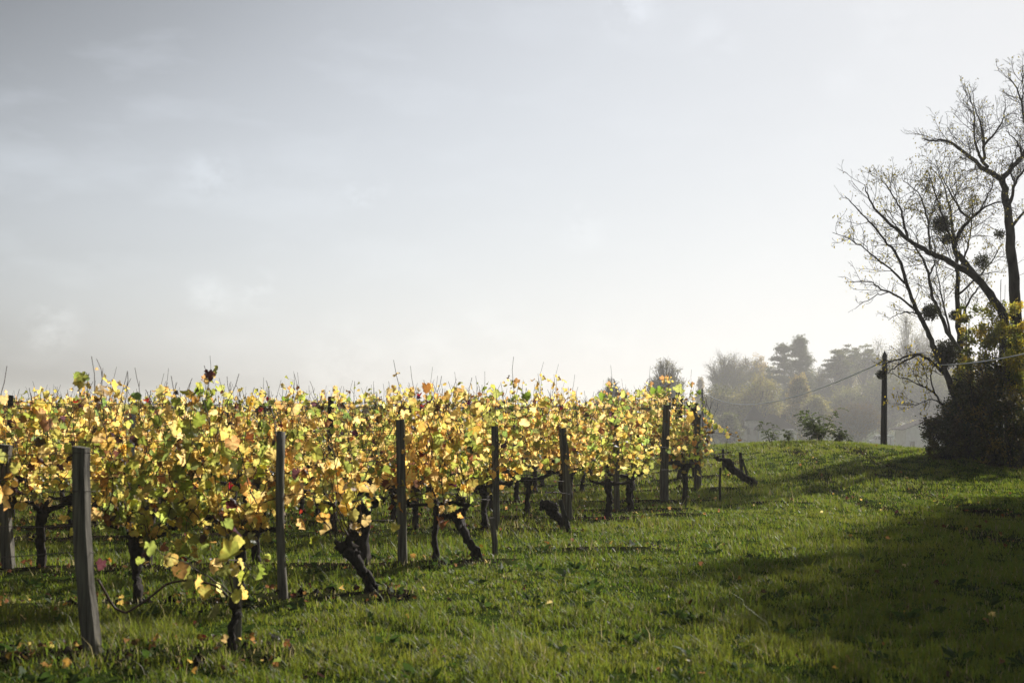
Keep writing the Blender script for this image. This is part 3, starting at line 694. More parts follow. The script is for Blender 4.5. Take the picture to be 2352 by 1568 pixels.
# ------------------------------------------------------------------ weeds and fallen leaves
def build_weeds():
    r = np.random.default_rng(31); mb = MB()
    n = 30000; y = 7.6 + 24 * r.random(n) ** 1.5; x = r.uniform(-1, 1, n) * (.372 * y + .8)
    rn = row_near(x, y); patch = vnoise(x, y, .55, 41) + .45 * np.exp(-((rn - .45) / .35) ** 2)
    k = (patch > .62) & (row_near(x, y) > .05) & in_view(x, y); x, y = x[k], y[k]; n = len(x)
    z = height(x, y) + r.uniform(.01, .06, n)
    col = np.stack([.055 + .05 * r.random(n), .10 + .05 * r.random(n), .012 + .01 * r.random(n)], -1)
    t = np.stack([r.normal(size=n), r.normal(size=n), r.uniform(-.1, .7, n)], -1)
    leaf_batch(mb, r, np.stack([x, y, z], -1), t, r.uniform(.012, .03, n) * (1 + .5 * (y > 16)), col, OVAL, fold=.3)
    # larger rosettes (dandelion, bindweed) near the first two rows
    c = 130; cx = r.uniform(-4.5, 4, c); cyy = 8 + 9 * r.random(c)
    for i in range(c):
        m = r.integers(5, 10); a = r.uniform(0, 6.28, m); q = np.stack([np.full(m, cx[i]), np.full(m, cyy[i]), np.full(m, hz(cx[i], cyy[i]) + .02)], -1)
        tt = np.stack([np.cos(a), np.sin(a), r.uniform(.15, .9, m)], -1)
        leaf_batch(mb, r, q + tt * .02, tt, r.uniform(.05, .12, m), np.tile(np.array([.06, .10, .02]) * r.uniform(.6, 1.2), (m, 1)), OVAL * np.array([.7, 1]), fold=.3)
    o = mb.build("weeds", M['weed']); tag(o, "low broad leaved weeds and clover among the grass", "weeds", kind='stuff')
    # clods of turned soil under the rows
    mb = MB(); n = 5200; y = 8.5 + 22 * r.random(n) ** 1.3; x = r.uniform(-1, 1, n) * (.372 * y + .8)
    rn = row_near(x, y); k = ((rn < .38) & (vnoise(x, y, .8, 51) > .42)) | ((ruts(x, y) > .55) & (r.random(n) < .5)); x, y = x[k], y[k]
    base = np.array([(1, 0, 0), (-1, 0, 0), (0, 1, 0), (0, -1, 0), (0, 0, 1), (0, 0, -1)], float)
    fc = np.array([(0, 2, 4), (2, 1, 4), (1, 3, 4), (3, 0, 4), (2, 0, 5), (1, 2, 5), (3, 1, 5), (0, 3, 5)])
    for i in range(len(x)):
        s = r.uniform(.012, .04); v = base * s * r.uniform(.6, 1.3, (6, 1)) + r.normal(size=(6, 3)) * s * .25
        mb.add(v + np.array([x[i], y[i], hz(x[i], y[i]) + s * .3]), [fc], np.array([1, 1, 1]))
    o = mb.build("soil_clods", rough_mat("soil_clod", (.008, .005, .003), (.035, .025, .017), 30, (1, 1, 1), .8, 60, .9, .01, .08), smooth=False)
    tag(o, "dark crumbled soil clods under the vine rows", "soil", kind='stuff')
    # fallen leaves
    mb = MB(); n = 7500; y = 8 + 27 * r.random(n) ** 1.2; x = r.uniform(-1, 1, n) * (.372 * y + .8)
    rn = row_near(x, y); k = (r.random(n) < np.where(rn < .55, .85, .04 + .5 * (ruts(x, y) > .3))); x, y = x[k], y[k]; n = len(x)
    t = np.stack([r.normal(size=n), r.normal(size=n), r.normal(size=n) * .3], -1)
    leaf_batch(mb, r, np.stack([x, y, height(x, y) + r.uniform(.03, .07, n)], -1), t, r.uniform(.025, .06, n), palette(r, n, (4, 2, 2, 1, 0, 8, 14, .4, 14)) * .55, LEAF_LO, fold=.5, wave=.1)
    o = mb.build("fallen_leaves", M['vineleaf']); tag(o, "scattered brown and orange fallen leaves lying in the grass", "fallen leaves", kind='stuff')

# ------------------------------------------------------------------ bare trees by the hedge
def smooth_line(pts, n=None):
    a = np.asarray(pts, float); m = len(a); n = n or m * 3
    t = np.linspace(0, m - 1, n); f = np.stack([np.interp(t, np.arange(m), a[:, i]) for i in range(3)], -1)
    for _ in range(2): f[1:-1] = (f[:-2] + 2 * f[1:-1] + f[2:]) / 4
    return f

def twigs(mb, r, line, radii, L0, lvl, tips, spacing, up=.25, maxr=None):
    """side shoots along a limb, recursively"""
    seg = np.linalg.norm(np.diff(line, axis=0), axis=1); tot = seg.sum(); cum = np.concatenate([[0], np.cumsum(seg)])
    s = spacing * r.uniform(.3, 1.2) + .06 * tot
    while s < tot:
        i = min(np.searchsorted(cum, s) - 1, len(line) - 2); f = (s - cum[i]) / (seg[i] + 1e-9)
        p = line[i] * (1 - f) + line[i + 1] * f; t = (line[i + 1] - line[i]) / (seg[i] + 1e-9); rd = radii[i] * (1 - f) + radii[i + 1] * f
        v = r.normal(size=3); v -= v.dot(t) * t; v /= np.linalg.norm(v) + 1e-9
        ang = r.uniform(.55, 1.1); d = t * math.cos(ang) + v * math.sin(ang) + np.array([0, 0, up * r.random()]); d /= np.linalg.norm(d)
        L = L0 * r.uniform(.5, 1.15) * (1.1 - .55 * s / tot); n = 7 if lvl > 1 else 4
        r1 = min(rd * .6, L * .007 + .003); q = [p]; dd = d.copy(); curl = r.normal(size=3) * .09
        for _ in range(n - 1):
            dd = dd + curl + r.normal(size=3) * .13 + np.array([0, 0, .045 * up * 4]); dd /= np.linalg.norm(dd); q.append(q[-1] + dd * L / (n - 1))
        q = np.array(q); rr = np.linspace(r1, max(r1 * .4, .0036), n)
        mb.tube(q, rr, 4 if lvl > 1 else 3, cap=False)
        if lvl > 1: twigs(mb, r, q, rr, L * .52, lvl - 1, tips, spacing * .74, up)
        else: tips.append(q[-1]); tips.append(q[2])
        s += spacing * r.uniform(.5, 1.4)

def build_big_trees():
    r = np.random.default_rng(77)
    def limb(pl, d0, d1):
        n = len(pl); return smooth_line([P(px, py, d0 + (d1 - d0) * i / (n - 1)) for i, (px, py) in enumerate(pl)])
    def tree(name, label, trunk, limbs, sprig, leafcol=(.26, .22, .04), leafn=2, lsz=.055):
        """trunk, limbs: (pixels, depth0, depth1, r0, r1, twig length, levels, spacing)"""
        base = limb(*trunk[:3])[0].copy(); base[2] = hz(base[0], base[1]) - .1
        e = empty(name, tuple(base)); tag(e, label, "tree", "leafless trees behind the hedge")
        tk, br, fo = MB(), MB(), MB(); tips = []
        for i, (pl, d0, d1, r0, r1, tl, lv, sp) in enumerate([trunk] + limbs):
            ln = limb(pl, d0, d1)
            if i == 0: ln = np.vstack([base, ln])
            ln[1:-1] += r.normal(size=(len(ln) - 2, 3)) * .012
            rr = np.linspace(r0, r1, len(ln)) * (1 + .05 * r.normal(size=len(ln)))
            (tk if i == 0 else br).tube(ln - base, rr, 9 if i == 0 else 7, bump=.12, rng=r)
            twigs(br, r, (ln - base)[len(ln) // (3 if i == 0 else 8):], rr[len(ln) // (3 if i == 0 else 8):], tl * 1.15, lv, tips, sp * (.48 if i else .6))
        tk.build("trunk", M['bark'], e); br.build("limbs", M['bark'], e)
        tp = np.array(tips); k = r.random(len(tp)) < sprig; tp = tp[k]; m = len(tp) * leafn
        if m:
            lp = np.repeat(tp, leafn, 0) + r.normal(size=(m, 3)) * .05
            leaf_batch(fo, r, lp, np.stack([r.normal(size=m) * .5, r.normal(size=m) * .5, -np.ones(m)], -1), r.uniform(.6, 1.2, m) * lsz,
                       np.clip(np.array(leafcol) * (1 + .3 * r.normal(size=(m, 1))), .01, .8), OVAL)
            fo.build("foliage", M['treeleaf'], e)
        return e
    tree("bare_tree", "tallest bare tree at the right edge with a thick upright forked trunk",
         ([(2340, 1010), (2338, 860), (2336, 740), (2328, 640), (2322, 560), (2318, 500), (2308, 450), (2301, 412)], 36, 36, .17, .085, 1.5, 3, 1.0),
         [([(2301, 412), (2280, 400), (2258, 389), (2234, 365), (2212, 347), (2180, 325), (2158, 321), (2138, 325), (2118, 318)], 36, 35, .075, .012, 1.0, 3, .30),
          ([(2269, 384), (2256, 369), (2244, 343), (2238, 317), (2240, 264), (2230, 224), (2222, 200)], 35.8, 36.6, .045, .008, .95, 3, .28),
          ([(2256, 369), (2262, 363), (2257, 337), (2256, 293), (2244, 262), (2236, 235)], 35.8, 35.2, .045, .01, .95, 3, .28),
          ([(2258, 335), (2277, 315), (2295, 293), (2304, 272), (2309, 240)], 35.4, 34.6, .032, .008, .9, 3, .28),
          ([(2301, 412), (2319, 391), (2337, 373), (2350, 357), (2362, 320), (2352, 270), (2347, 240), (2337, 204), (2315, 176)], 36, 37, .075, .012, 1.2, 3, .30),
          ([(2350, 357), (2340, 335), (2325, 315), (2310, 300)], 36.4, 36, .03, .008, .8, 3, .28),
          ([(2318, 483), (2320, 467), (2328, 429), (2331, 419), (2345, 398), (2366, 370)], 36, 35, .05, .02, 1.1, 3, .35),
          ([(2331, 419), (2322, 405), (2321, 390)], 35.4, 35, .025, .012, .6, 2, .3),
          ([(2326, 518), (2340, 500), (2365, 470)], 36, 36.5, .045, .02, 1.1, 3, .4),
          ([(2347, 240), (2352, 200), (2345, 170), (2350, 150)], 36.9, 37, .02, .006, .8, 3, .25)], .08)
    tree("bare_tree", "bare tree with a long heavy limb slanting left across the others",
         ([(2325, 1000), (2322, 860), (2314, 760), (2303, 720), (2279, 683), (2249, 642), (2218, 621), (2197, 611), (2172, 595), (2138, 583), (2113, 565), (2085, 552), (2059, 527), (2036, 506), (2008, 483), (1992, 447), (1986, 424)], 35, 33.6, .13, .010, 1.15, 3, .36),
         [([(2085, 552), (2082, 534), (2072, 498), (2062, 465), (2044, 439), (2023, 409)], 34, 34.6, .04, .008, 1.0, 3, .30),
          ([(2138, 583), (2135, 544), (2131, 504), (2120, 468), (2105, 434), (2074, 416)], 34.2, 33.5, .035, .008, 1.0, 3, .30),
          ([(2249, 642), (2223, 611), (2197, 583), (2190, 565), (2197, 544), (2213, 521), (2228, 501), (2254, 480), (2274, 470), (2303, 462)], 34.6, 35.4, .085, .015, 1.1, 3, .36),
          ([(2228, 501), (2208, 488), (2197, 468), (2179, 437), (2164, 409), (2146, 362)], 35, 35.6, .035, .008, 1.0, 3, .30),
          ([(2190, 565), (2172, 520), (2158, 470), (2140, 420), (2132, 396)], 34.7, 34, .035, .008, 1.0, 3, .30),
          ([(2254, 480), (2268, 450), (2282, 415), (2290, 380)], 35.2, 35.6, .02, .006, .8, 3, .28)], .30, (.24, .20, .05))
    tree("bare_tree", "slim upright bare tree, its straight ivy dark trunk left of the heavy one",
         ([(2212, 1000), (2207, 868), (2206, 792), (2203, 744), (2199, 678), (2200, 626), (2195, 591), (2190, 550), (2187, 504), (2179, 473), (2172, 434), (2151, 383)], 36.5, 36.8, .10, .010, 1.0, 3, .42),
         [([(2200, 626), (2216, 590), (2228, 545), (2232, 500), (2238, 455)], 36.8, 37.2, .035, .008, .9, 3, .32),
          ([(2179, 473), (2196, 445), (2214, 415), (2222, 395)], 36.8, 37, .02, .006, .8, 3, .28),
          ([(2203, 744), (2222, 700), (2240, 668), (2262, 640)], 36.5, 37, .04, .012, .9, 3, .35),
          ([(2199, 678), (2240, 640), (2280, 600), (2300, 560)], 36.5, 37.5, .03, .01, .9, 3, .35)], .30, (.24, .20, .05))
    tree("bare_tree", "slender bare tree crossing behind the leaning one, bent left halfway up",
         ([(2240, 900), (2236, 874), (2213, 817), (2185, 779), (2167, 740), (2151, 704), (2141, 680), (2133, 634), (2126, 603), (2100, 562), (2085, 545), (2049, 509), (2030, 480)], 35.5, 35, .07, .008, .9, 3, .38),
         [([(2185, 779), (2172, 720), (2160, 670), (2150, 620), (2142, 575)], 35.4, 35.9, .03, .008, .8, 3, .34),
          ([(2133, 634), (2150, 600), (2146, 560), (2136, 520)], 35.3, 35.9, .025, .007, .8, 3, .34),
          ([(2126, 603), (2105, 610), (2085, 612), (2072, 618)], 35.2, 34.8, .012, .005, .5, 2, .3)], .22)
    tree("bare_tree", "thin leftmost bare tree leaning far out to the left over the pole",
         ([(2200, 940), (2192, 910), (2179, 868), (2159, 827), (2141, 787), (2126, 750), (2110, 722), (2100, 701), (2084, 655), (2072, 611), (2059, 583), (2038, 558), (2005, 519), (1985, 496), (1954, 465), (1940, 450)], 34, 32.8, .085, .007, .85, 3, .40),
         [([(2084, 655), (2049, 621), (2010, 591), (1984, 570), (1954, 550), (1912, 534)], 33.4, 32.6, .028, .006, .7, 3, .30),
          ([(2105, 714), (2061, 678), (2023, 662), (2002, 650), (1979, 644), (1956, 648)], 33.6, 33, .028, .006, .7, 3, .36),
          ([(2044, 670), (2008, 680), (1982, 696), (1964, 709)], 33.3, 33, .014, .005, .5, 2, .34),
          ([(2108, 722), (2085, 716), (2060, 722), (2040, 735)], 33.6, 33, .02, .006, .6, 3, .32),
          ([(2167, 856), (2151, 840), (2126, 820), (2110, 812), (2090, 817), (2061, 825), (2038, 835), (2020, 838)], 33.9, 32.8, .045, .010, .55, 3, .30),
          ([(2112, 813), (2074, 830), (2049, 848), (2037, 858)], 33.4, 33, .025, .008, .5, 3, .3)], .26, (.50, .40, .06))
    tree("bare_sapling", "low spreading sapling with yellow leaf scraps growing out of the hedge",
         ([(2176, 985), (2169, 940), (2156, 920), (2146, 902), (2126, 889), (2095, 874), (2059, 863), (2036, 853)], 33.4, 32.6, .032, .006, .7, 3, .34),
         [([(2146, 902), (2138, 863), (2141, 845), (2150, 838)], 33.2, 33, .018, .008, .5, 2, .3),
          ([(2156, 920), (2136, 915), (2115, 927), (2074, 930), (2040, 926)], 33.2, 32.4, .014, .004, .5, 2, .3),
          ([(2126, 889), (2132, 870), (2120, 840), (2095, 815)], 33, 32.6, .012, .004, .5, 3, .3),
          ([(2200, 873), (2165, 862), (2140, 850)], 33.6, 33.2, .016, .006, .4, 2, .3)], .5, (.60, .45, .05), 2, .07)
    # mistletoe
    spots = [(2162, 516, 34.6, .21, "dense round mistletoe ball high among the bare branches"), (2174, 549, 34.8, .12, "small mistletoe clump just below the high round one"),
             (2256, 601, 35.6, .20, "loose mistletoe ball beside the heavy slanting limb"), (2172, 812, 33.9, .30, "largest darkest mistletoe mass, low on the leaning trunk"),
             (2136, 717, 34.8, .19, "round mistletoe ball hanging left of the straight trunk"), (2024, 860, 33, .09, "tiny mistletoe tuft beside the telephone pole"),
             (2295, 537, 35.9, .13, "sparse mistletoe tuft near the tall trunk"), (2192, 725, 36, .12, "dark ivy tuft on the straight slim trunk")]
    for (px, py, d, R, lab) in spots:
        c = P(px, py, d); mb = MB(); st = MB()
        n = int(2600 * (R / .25) ** 2 * (.45 if 'loose' in lab or 'sparse' in lab else 1)); v = r.normal(size=(n, 3)); v /= np.linalg.norm(v, axis=1)[:, None]
        pos = v * R * (r.random((n, 1)) ** .45) * (1 + .35 * r.normal(size=(n, 1)) * .5); 
        leaf_batch(mb, r, pos, v + r.normal(size=(n, 3)) * .5, r.uniform(.03, .055, n), np.clip(np.array([.045, .05, .015]) * (1 + .3 * r.normal(size=(n, 1))), .005, 1), OVAL)
        for _ in range(26):
            u = r.normal(size=3); u /= np.linalg.norm(u); st.tube([np.zeros(3), u * R * .5 + r.normal(size=3) * .02, u * R], [.007, .005, .002], 3, cap=False)
        e = empty("mistletoe", tuple(c)); tag(e, lab, "mistletoe", "mistletoe in the bare trees")
        st.build("twigs", M['bark'], e); mb.build("foliage", M['bushleaf'], e)

def leafy_mass(name, label, cat, blobs, n, lsize, cols, mat, group=None, stems=40, hollow=.5, shape=OVAL, seed=0, base=None):
    """shrub: blobs = (centre, radii); leaves fill the outer part, stems inside"""
    r = np.random.default_rng(seed); b0 = np.array(base); e = empty(name, tuple(b0)); tag(e, label, cat, group)
    mb = MB(); st = MB(); vol = np.array([b[1][0] * b[1][1] * b[1][2] for b in blobs]) ** .66; vol /= vol.sum(); cols = np.array(cols)
    for (c, R), w in zip(blobs, vol):
        m = int(n * w); c = np.array(c, float); R = np.array(R, float)
        nc = max(14, m // 110); cv = r.normal(size=(nc, 3)); cv /= np.linalg.norm(cv, axis=1)[:, None]
        cc = cv * (r.uniform(hollow, 1.05, (nc, 1))) * R + c
        idx = r.integers(nc, size=m); pos = cc[idx] + r.normal(size=(m, 3)) * R.mean() * .105
        pos[:, 2] = np.maximum(pos[:, 2], height(pos[:, 0], pos[:, 1]) + .03)
        tint = cols[r.integers(len(cols), size=nc)][idx] * (1 + .22 * r.normal(size=(m, 1)))
        dirs = (pos - c) / R; dirs = dirs + r.normal(size=(m, 3)) * .7
        leaf_batch(mb, r, pos - b0, dirs, r.uniform(.6, 1.3, m) * lsize, np.clip(tint, .004, .9), shape)
        for _ in range(int(stems * w) + 4):
            t = cc[r.integers(nc)]; s = np.array([c[0] + r.normal() * R[0] * .3, c[1] + r.normal() * R[1] * .3, 0]); s[2] = hz(s[0], s[1])
            mid = (s + t) / 2 + r.normal(size=3) * .12 * R.mean()
            tt = t + (t - mid) * r.uniform(.1, .45); st.tube(smooth_line([s - b0, mid - b0, tt - b0], 8), np.linspace(.016, .004, 8), 4, cap=False)
    st.build("stems", M['bark'], e); mb.build("foliage", M[mat], e); return e

def build_hedge():
    def B(px, py, d, rx, ry, rz): return (P(px, py, d), (rx, ry, rz))
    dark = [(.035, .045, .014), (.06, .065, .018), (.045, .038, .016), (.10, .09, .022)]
    g = "shrubs of the dark hedge at the right"
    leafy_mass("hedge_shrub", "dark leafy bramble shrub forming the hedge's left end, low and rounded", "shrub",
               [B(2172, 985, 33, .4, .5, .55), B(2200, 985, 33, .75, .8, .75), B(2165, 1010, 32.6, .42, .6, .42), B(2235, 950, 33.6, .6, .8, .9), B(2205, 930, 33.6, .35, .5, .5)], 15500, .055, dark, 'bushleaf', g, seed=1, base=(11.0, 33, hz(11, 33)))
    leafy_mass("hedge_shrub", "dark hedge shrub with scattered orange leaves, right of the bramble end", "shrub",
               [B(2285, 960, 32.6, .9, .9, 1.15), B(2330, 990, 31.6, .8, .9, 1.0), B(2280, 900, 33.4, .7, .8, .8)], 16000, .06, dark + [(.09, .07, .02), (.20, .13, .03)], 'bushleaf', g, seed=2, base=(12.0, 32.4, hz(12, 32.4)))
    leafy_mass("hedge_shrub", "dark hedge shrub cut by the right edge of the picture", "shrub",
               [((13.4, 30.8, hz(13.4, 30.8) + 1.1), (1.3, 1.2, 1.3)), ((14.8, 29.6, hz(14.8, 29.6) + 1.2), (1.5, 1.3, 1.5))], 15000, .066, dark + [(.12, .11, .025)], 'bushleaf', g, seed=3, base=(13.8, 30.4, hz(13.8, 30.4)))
    yel = [(.32, .31, .045), (.42, .36, .05), (.22, .24, .04), (.52, .38, .05), (.17, .19, .03)]
    g2 = "yellowing bushes above the hedge"
    leafy_mass("yellow_bush", "tall bush with green and yellow leaves rising above the dark hedge", "bush",
               [B(2275, 820, 34.5, .7, .7, .9), B(2225, 850, 34.3, .4, .6, .6), B(2295, 750, 34.8, .6, .6, .7), B(2235, 775, 35, .35, .4, .6), B(2215, 730, 35, .2, .3, .3)], 10000, .062, yel, 'treeleaf', g2, seed=4, hollow=.2, base=(11.7, 34.6, hz(11.7, 34.6)))
    leafy_mass("yellow_bush", "yellow leaved bush at the right edge under the telephone cable", "bush",
               [B(2345, 840, 33.2, .6, .7, .9), B(2330, 770, 34, .6, .6, .5), B(2360, 900, 32.5, .5, .6, .6)], 9000, .066, yel + [(.45, .36, .04)], 'treeleaf', g2, seed=5, hollow=.2, base=(12.2, 33.4, hz(12.2, 33.4)))

# ------------------------------------------------------------------ saplings on the crest
def build_saplings():
    r = np.random.default_rng(8)
    def sap(px, py, d, H, nst, lab, sp=.35):
        b = P(px, py, d); b[2] = hz(b[0], b[1]); e = empty("sapling", tuple(b)); tag(e, lab, "sapling", "young sprouts on the grassy crest")
        st, fo = MB(), MB()
        for _ in range(nst):
            a = r.uniform(0, 6.28); t = np.array([math.cos(a) * sp * r.uniform(.3, 1.4), math.sin(a) * sp, 1]) * H * r.uniform(.5, 1); t[0] -= .12
            ln = smooth_line([np.zeros(3), t * .5 + r.normal(size=3) * .03, t], 9); st.tube(ln, np.linspace(.009, .003, 9), 4, cap=False)
            for s in np.linspace(2, 8, 9):
                p = np.array([np.interp(s, np.arange(9), ln[:, i]) for i in range(3)]); az = r.uniform(0, 6.28)
                L = H * r.uniform(.25, .42); dd = np.array([math.cos(az), math.sin(az) * .8, .35]); m = 9
                q = p + np.linspace(0, 1, m)[:, None] * dd * L; q[:, 2] -= np.linspace(0, 1, m) ** 2 * L * .5
                st.tube(q, .0018, 3, cap=False)
                side = np.cross(dd, (0, 0, 1)); side /= np.linalg.norm(side)
                for sg in (-1, 1):
                    leaf_batch(fo, r, q[1:], sg * side + dd * .35 + r.normal(size=(m - 1, 3)) * .15, np.full(m - 1, .055 * (H / .8) ** .5), np.clip(np.array([.10, .13, .03]) * (1 + .25 * r.normal(size=(m - 1, 1))), .01, 1), OVAL)
        st.build("stem", M['bark'], e); fo.build("foliage", M['bushleaf'], e)
    sap(1885, 1004, 37.0, .86, 13, "tallest leafy sprout with feathery leaves on the crest", .6)
    sap(1928, 1006, 37.4, .44, 8, "low dark sprout just right of the tallest one", .7)
    sap(1770, 1010, 37.0, .56, 3, "thin sprout with pale leaves on the left of the crest")
    sap(1812, 1010, 37.2, .42, 3, "small sprout between the thin one and the tallest one", .5)
    sap(1950, 1006, 37.4, .42, 2, "single spindly sprout, rightmost on the crest")

# ------------------------------------------------------------------ poles and cable
def build_poles():
    for (px, topy, d, w, lab) in ((2032, 808, 41, .175, "dark wooden telephone pole with pointed top standing right of the crest"), (1613, 891, 125, .235, "far wooden telephone pole behind the end of the vines")):
        top = P(px, topy, d); x = top[0] - .085 * (d < 90); g = hz(x, d); H = top[2] - g
        e = empty("telephone_pole", (x, d, g)); tag(e, lab, "telephone pole", "wooden telephone poles along the track")
        mb = MB(); lean = .024 if d < 90 else -.006
        z = np.linspace(-.3, H - w * .75, 12); mb.tube(np.stack([lean * (z - H) + .085 * (d < 90), 0 * z, z], -1), np.linspace(w / 2 * 1.15, w / 2 * .8, 12), 12)
        mb.build("shaft", M['pole'], e)
        c = MB(); xx = .085 * (d < 90); c.tube([(xx, 0, H - w * .75), (xx, 0, H - w * .68), (xx, 0, H + .03)], [w / 2 * .86, w / 2 * .86, .01], 12); c.build("pointed_cap", M['pole'], e)
        b = MB(); b.tube([(xx - .003, 0, H - .33), (xx - .003, 0, H - .29)], w / 2 * .88, 12); b.build("band", M['metal'], e)
        h = MB(); h.tube([(xx + w * .3, -.05, H - .40), (xx + w * .62, -.1, H - .40), (xx + w * .65, -.1, H - .46)], .014, 5); h.build("hook", M['metal'], e)
    def sag(a, b, s, n=40):
        t = np.linspace(0, 1, n)[:, None]; p = np.array(a) * (1 - t) + np.array(b) * t; p[:, 2] -= 4 * s * (t * (1 - t))[:, 0]; return p
    A = P(1615, 899, 125); B = P(2034, 827, 41)
    wire(sag(A, B, 1.2), .022, "sagging telephone cable between the far pole and the near pole", "telephone_cable", "cable", 'cable')
    wire(sag(B + np.array([.07, -.07, 0]), (5.67, -9, 6.7), 1.84, 60), .013, "pale telephone cable running from the near pole out to the right", "telephone_cable", "cable", 'cable')
    wire(sag(A, (17.5, 195, 1.5), 1.6), .03, "telephone cable going down left behind the far pole", "telephone_cable", "cable", 'cable')

# ------------------------------------------------------------------ far trees
def far_tree(name, label, px, topy, d, wpx, kind, cols, n=5200, ls=.34, trunk_r=.3, seed=0, airy=0.0, lowf=.12, fork=2):
    """wpx: crown width in display pixels"""
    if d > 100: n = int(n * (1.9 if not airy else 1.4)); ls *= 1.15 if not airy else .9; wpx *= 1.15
    r = np.random.default_rng(seed); top = P(px, topy, d); x = top[0]; g = hz(x, d); H = top[2] - g; W = wpx / 3266 * d / 2
    e = empty(name, (x, d, g)); tag(e, label, "tree", "hazy trees in the distance")
    tk, lm, fo = MB(), MB(), MB()
    C = []
    if kind == 'round':
        for _ in range(150 if airy < .35 else 330):
            v = r.normal(size=3); v /= np.linalg.norm(v); q = r.uniform(.45, 1) if airy < .5 else r.uniform(.3, 1)
            z = H * (lowf + (1 - lowf) * (.5 + .5 * v[2] * q)); wz = 1 - .25 * abs(v[2])
            C.append((v[0] * q * W * wz, v[1] * q * W * wz, z, W * (.135 if airy < .35 else .055)))
    elif kind == 'cone':
        for _ in range(150):
            f = r.random() ** .8; a = r.uniform(0, 6.28); q = r.uniform(.5, 1) * (1 - f) ** .8 + .04
            C.append((math.cos(a) * W * q, math.sin(a) * W * q, H * (lowf + (1 - lowf) * f) - .06 * H * q, W * .13))
    elif kind == 'spire':
        for lay in range(60):
            f = (lay + r.random()) / 60; rr = W * (1 - f) ** .9 * (.75 + .5 * ((lay // 5) % 2)) + .1
            for _ in range(5):
                a = r.uniform(0, 6.28); q = r.uniform(.3, 1)
                C.append((math.cos(a) * rr * q, math.sin(a) * rr * q, H * (lowf + (1 - lowf) * f) - .3 * rr * q + r.normal() * .35, W * .085))
    elif kind == 'cedar':
        for lay in range(9):
            f = .28 + .70 * lay / 8 + r.normal() * .02; rr = W * (1.05 - .75 * max(0, f - .45) / .55); cx = r.normal() * W * .12
            for _ in range(17):
                a = r.uniform(0, 6.28); q = r.uniform(.2, 1); C.append((cx + math.cos(a) * rr * q, math.sin(a) * rr * q, H * f + r.normal() * .8 - .1 * rr * q, W * .105))
    elif kind == 'umbrella':
        for _ in range(95):
            a = r.uniform(0, 6.28); q = r.random() ** .5; C.append((math.cos(a) * W * q, math.sin(a) * W * q, H * (.60 + .40 * (1 - q * q * .55) * r.uniform(.35, 1)), W * .13))
    elif kind == 'poplar':
        for _ in range(90):
            f = r.random(); a = r.uniform(0, 6.28); q = math.sin(math.pi * min(1, f * .9 + .1)) ** .6 * r.random() ** .5; C.append((math.cos(a) * W * q, math.sin(a) * W * q, H * (lowf + (1 - lowf) * f), W * .28))
    C = np.array(C); nc = len(C)
    axis_top = H * {'round': .72, 'umbrella': .72, 'cedar': .95}.get(kind, .96)
    lean = r.normal() * .03 * H
    z = np.linspace(-.4, axis_top, 9); tk.tube(np.stack([lean * (z / H) ** 2 + r.normal(size=9) * .02 * trunk_r * 8, 0 * z, z], -1), np.linspace(trunk_r, trunk_r * .25, 9), 8)
    for k in range(nc):
        if kind in ('round', 'umbrella', 'poplar') or r.random() < .7:
            zb = C[k, 2] * ({'umbrella': .62, 'spire': 1, 'cone': .9, 'cedar': .96}.get(kind, r.uniform(.35, .75))); zb = min(zb, axis_top * .98)
            s = np.array([lean * (zb / H) ** 2, 0, zb]); t = C[k, :3]; mid = (s + t) / 2 + np.array([0, 0, -.04 * H * (kind == 'round') + .03 * H * (kind == 'umbrella')]) + r.normal(size=3) * .15
            lm.tube(smooth_line([s, mid, t], 7), np.linspace(trunk_r * .28, .045, 7), 4, cap=False)
            if airy:
                for _ in range(7):
                    u = r.normal(size=3); u[2] = abs(u[2]) * .7; u = u / np.linalg.norm(u) * W * .3
                    lm.tube([t - (t - mid) * r.random() * .6, t + u * .5 + r.normal(size=3) * .1, t + u], [.035, .025, .014], 3, cap=False)
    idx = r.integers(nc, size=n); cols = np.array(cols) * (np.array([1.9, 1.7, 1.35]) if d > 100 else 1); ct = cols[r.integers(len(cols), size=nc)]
    flat = .3 if kind in ('cedar', 'umbrella', 'spire') else .9
    pos = C[idx, :3] + np.clip(r.normal(size=(n, 3)), -1.9, 1.9) * C[idx, 3:4] * np.array([1, 1, flat]) * (1 + airy)
    if airy: pos[:, 2] = np.maximum(pos[:, 2], H * lowf * .8)
    fo_t = np.clip(ct[idx] * (1 + .25 * r.normal(size=(n, 1))), .005, .9)
    dirs = r.normal(size=(n, 3)); dirs[:, 2] -= .3
    leaf_batch(fo, r, pos, dirs, r.uniform(.6, 1.25, n) * ls, fo_t, OVAL, fold=.3, wave=.05)
    bk = M['palebark'] if airy > .35 else M['bark']; tk.build("trunk", bk, e); lm.build("limbs", bk, e); fo.build("crown", M['treeleaf'], e)
    return e

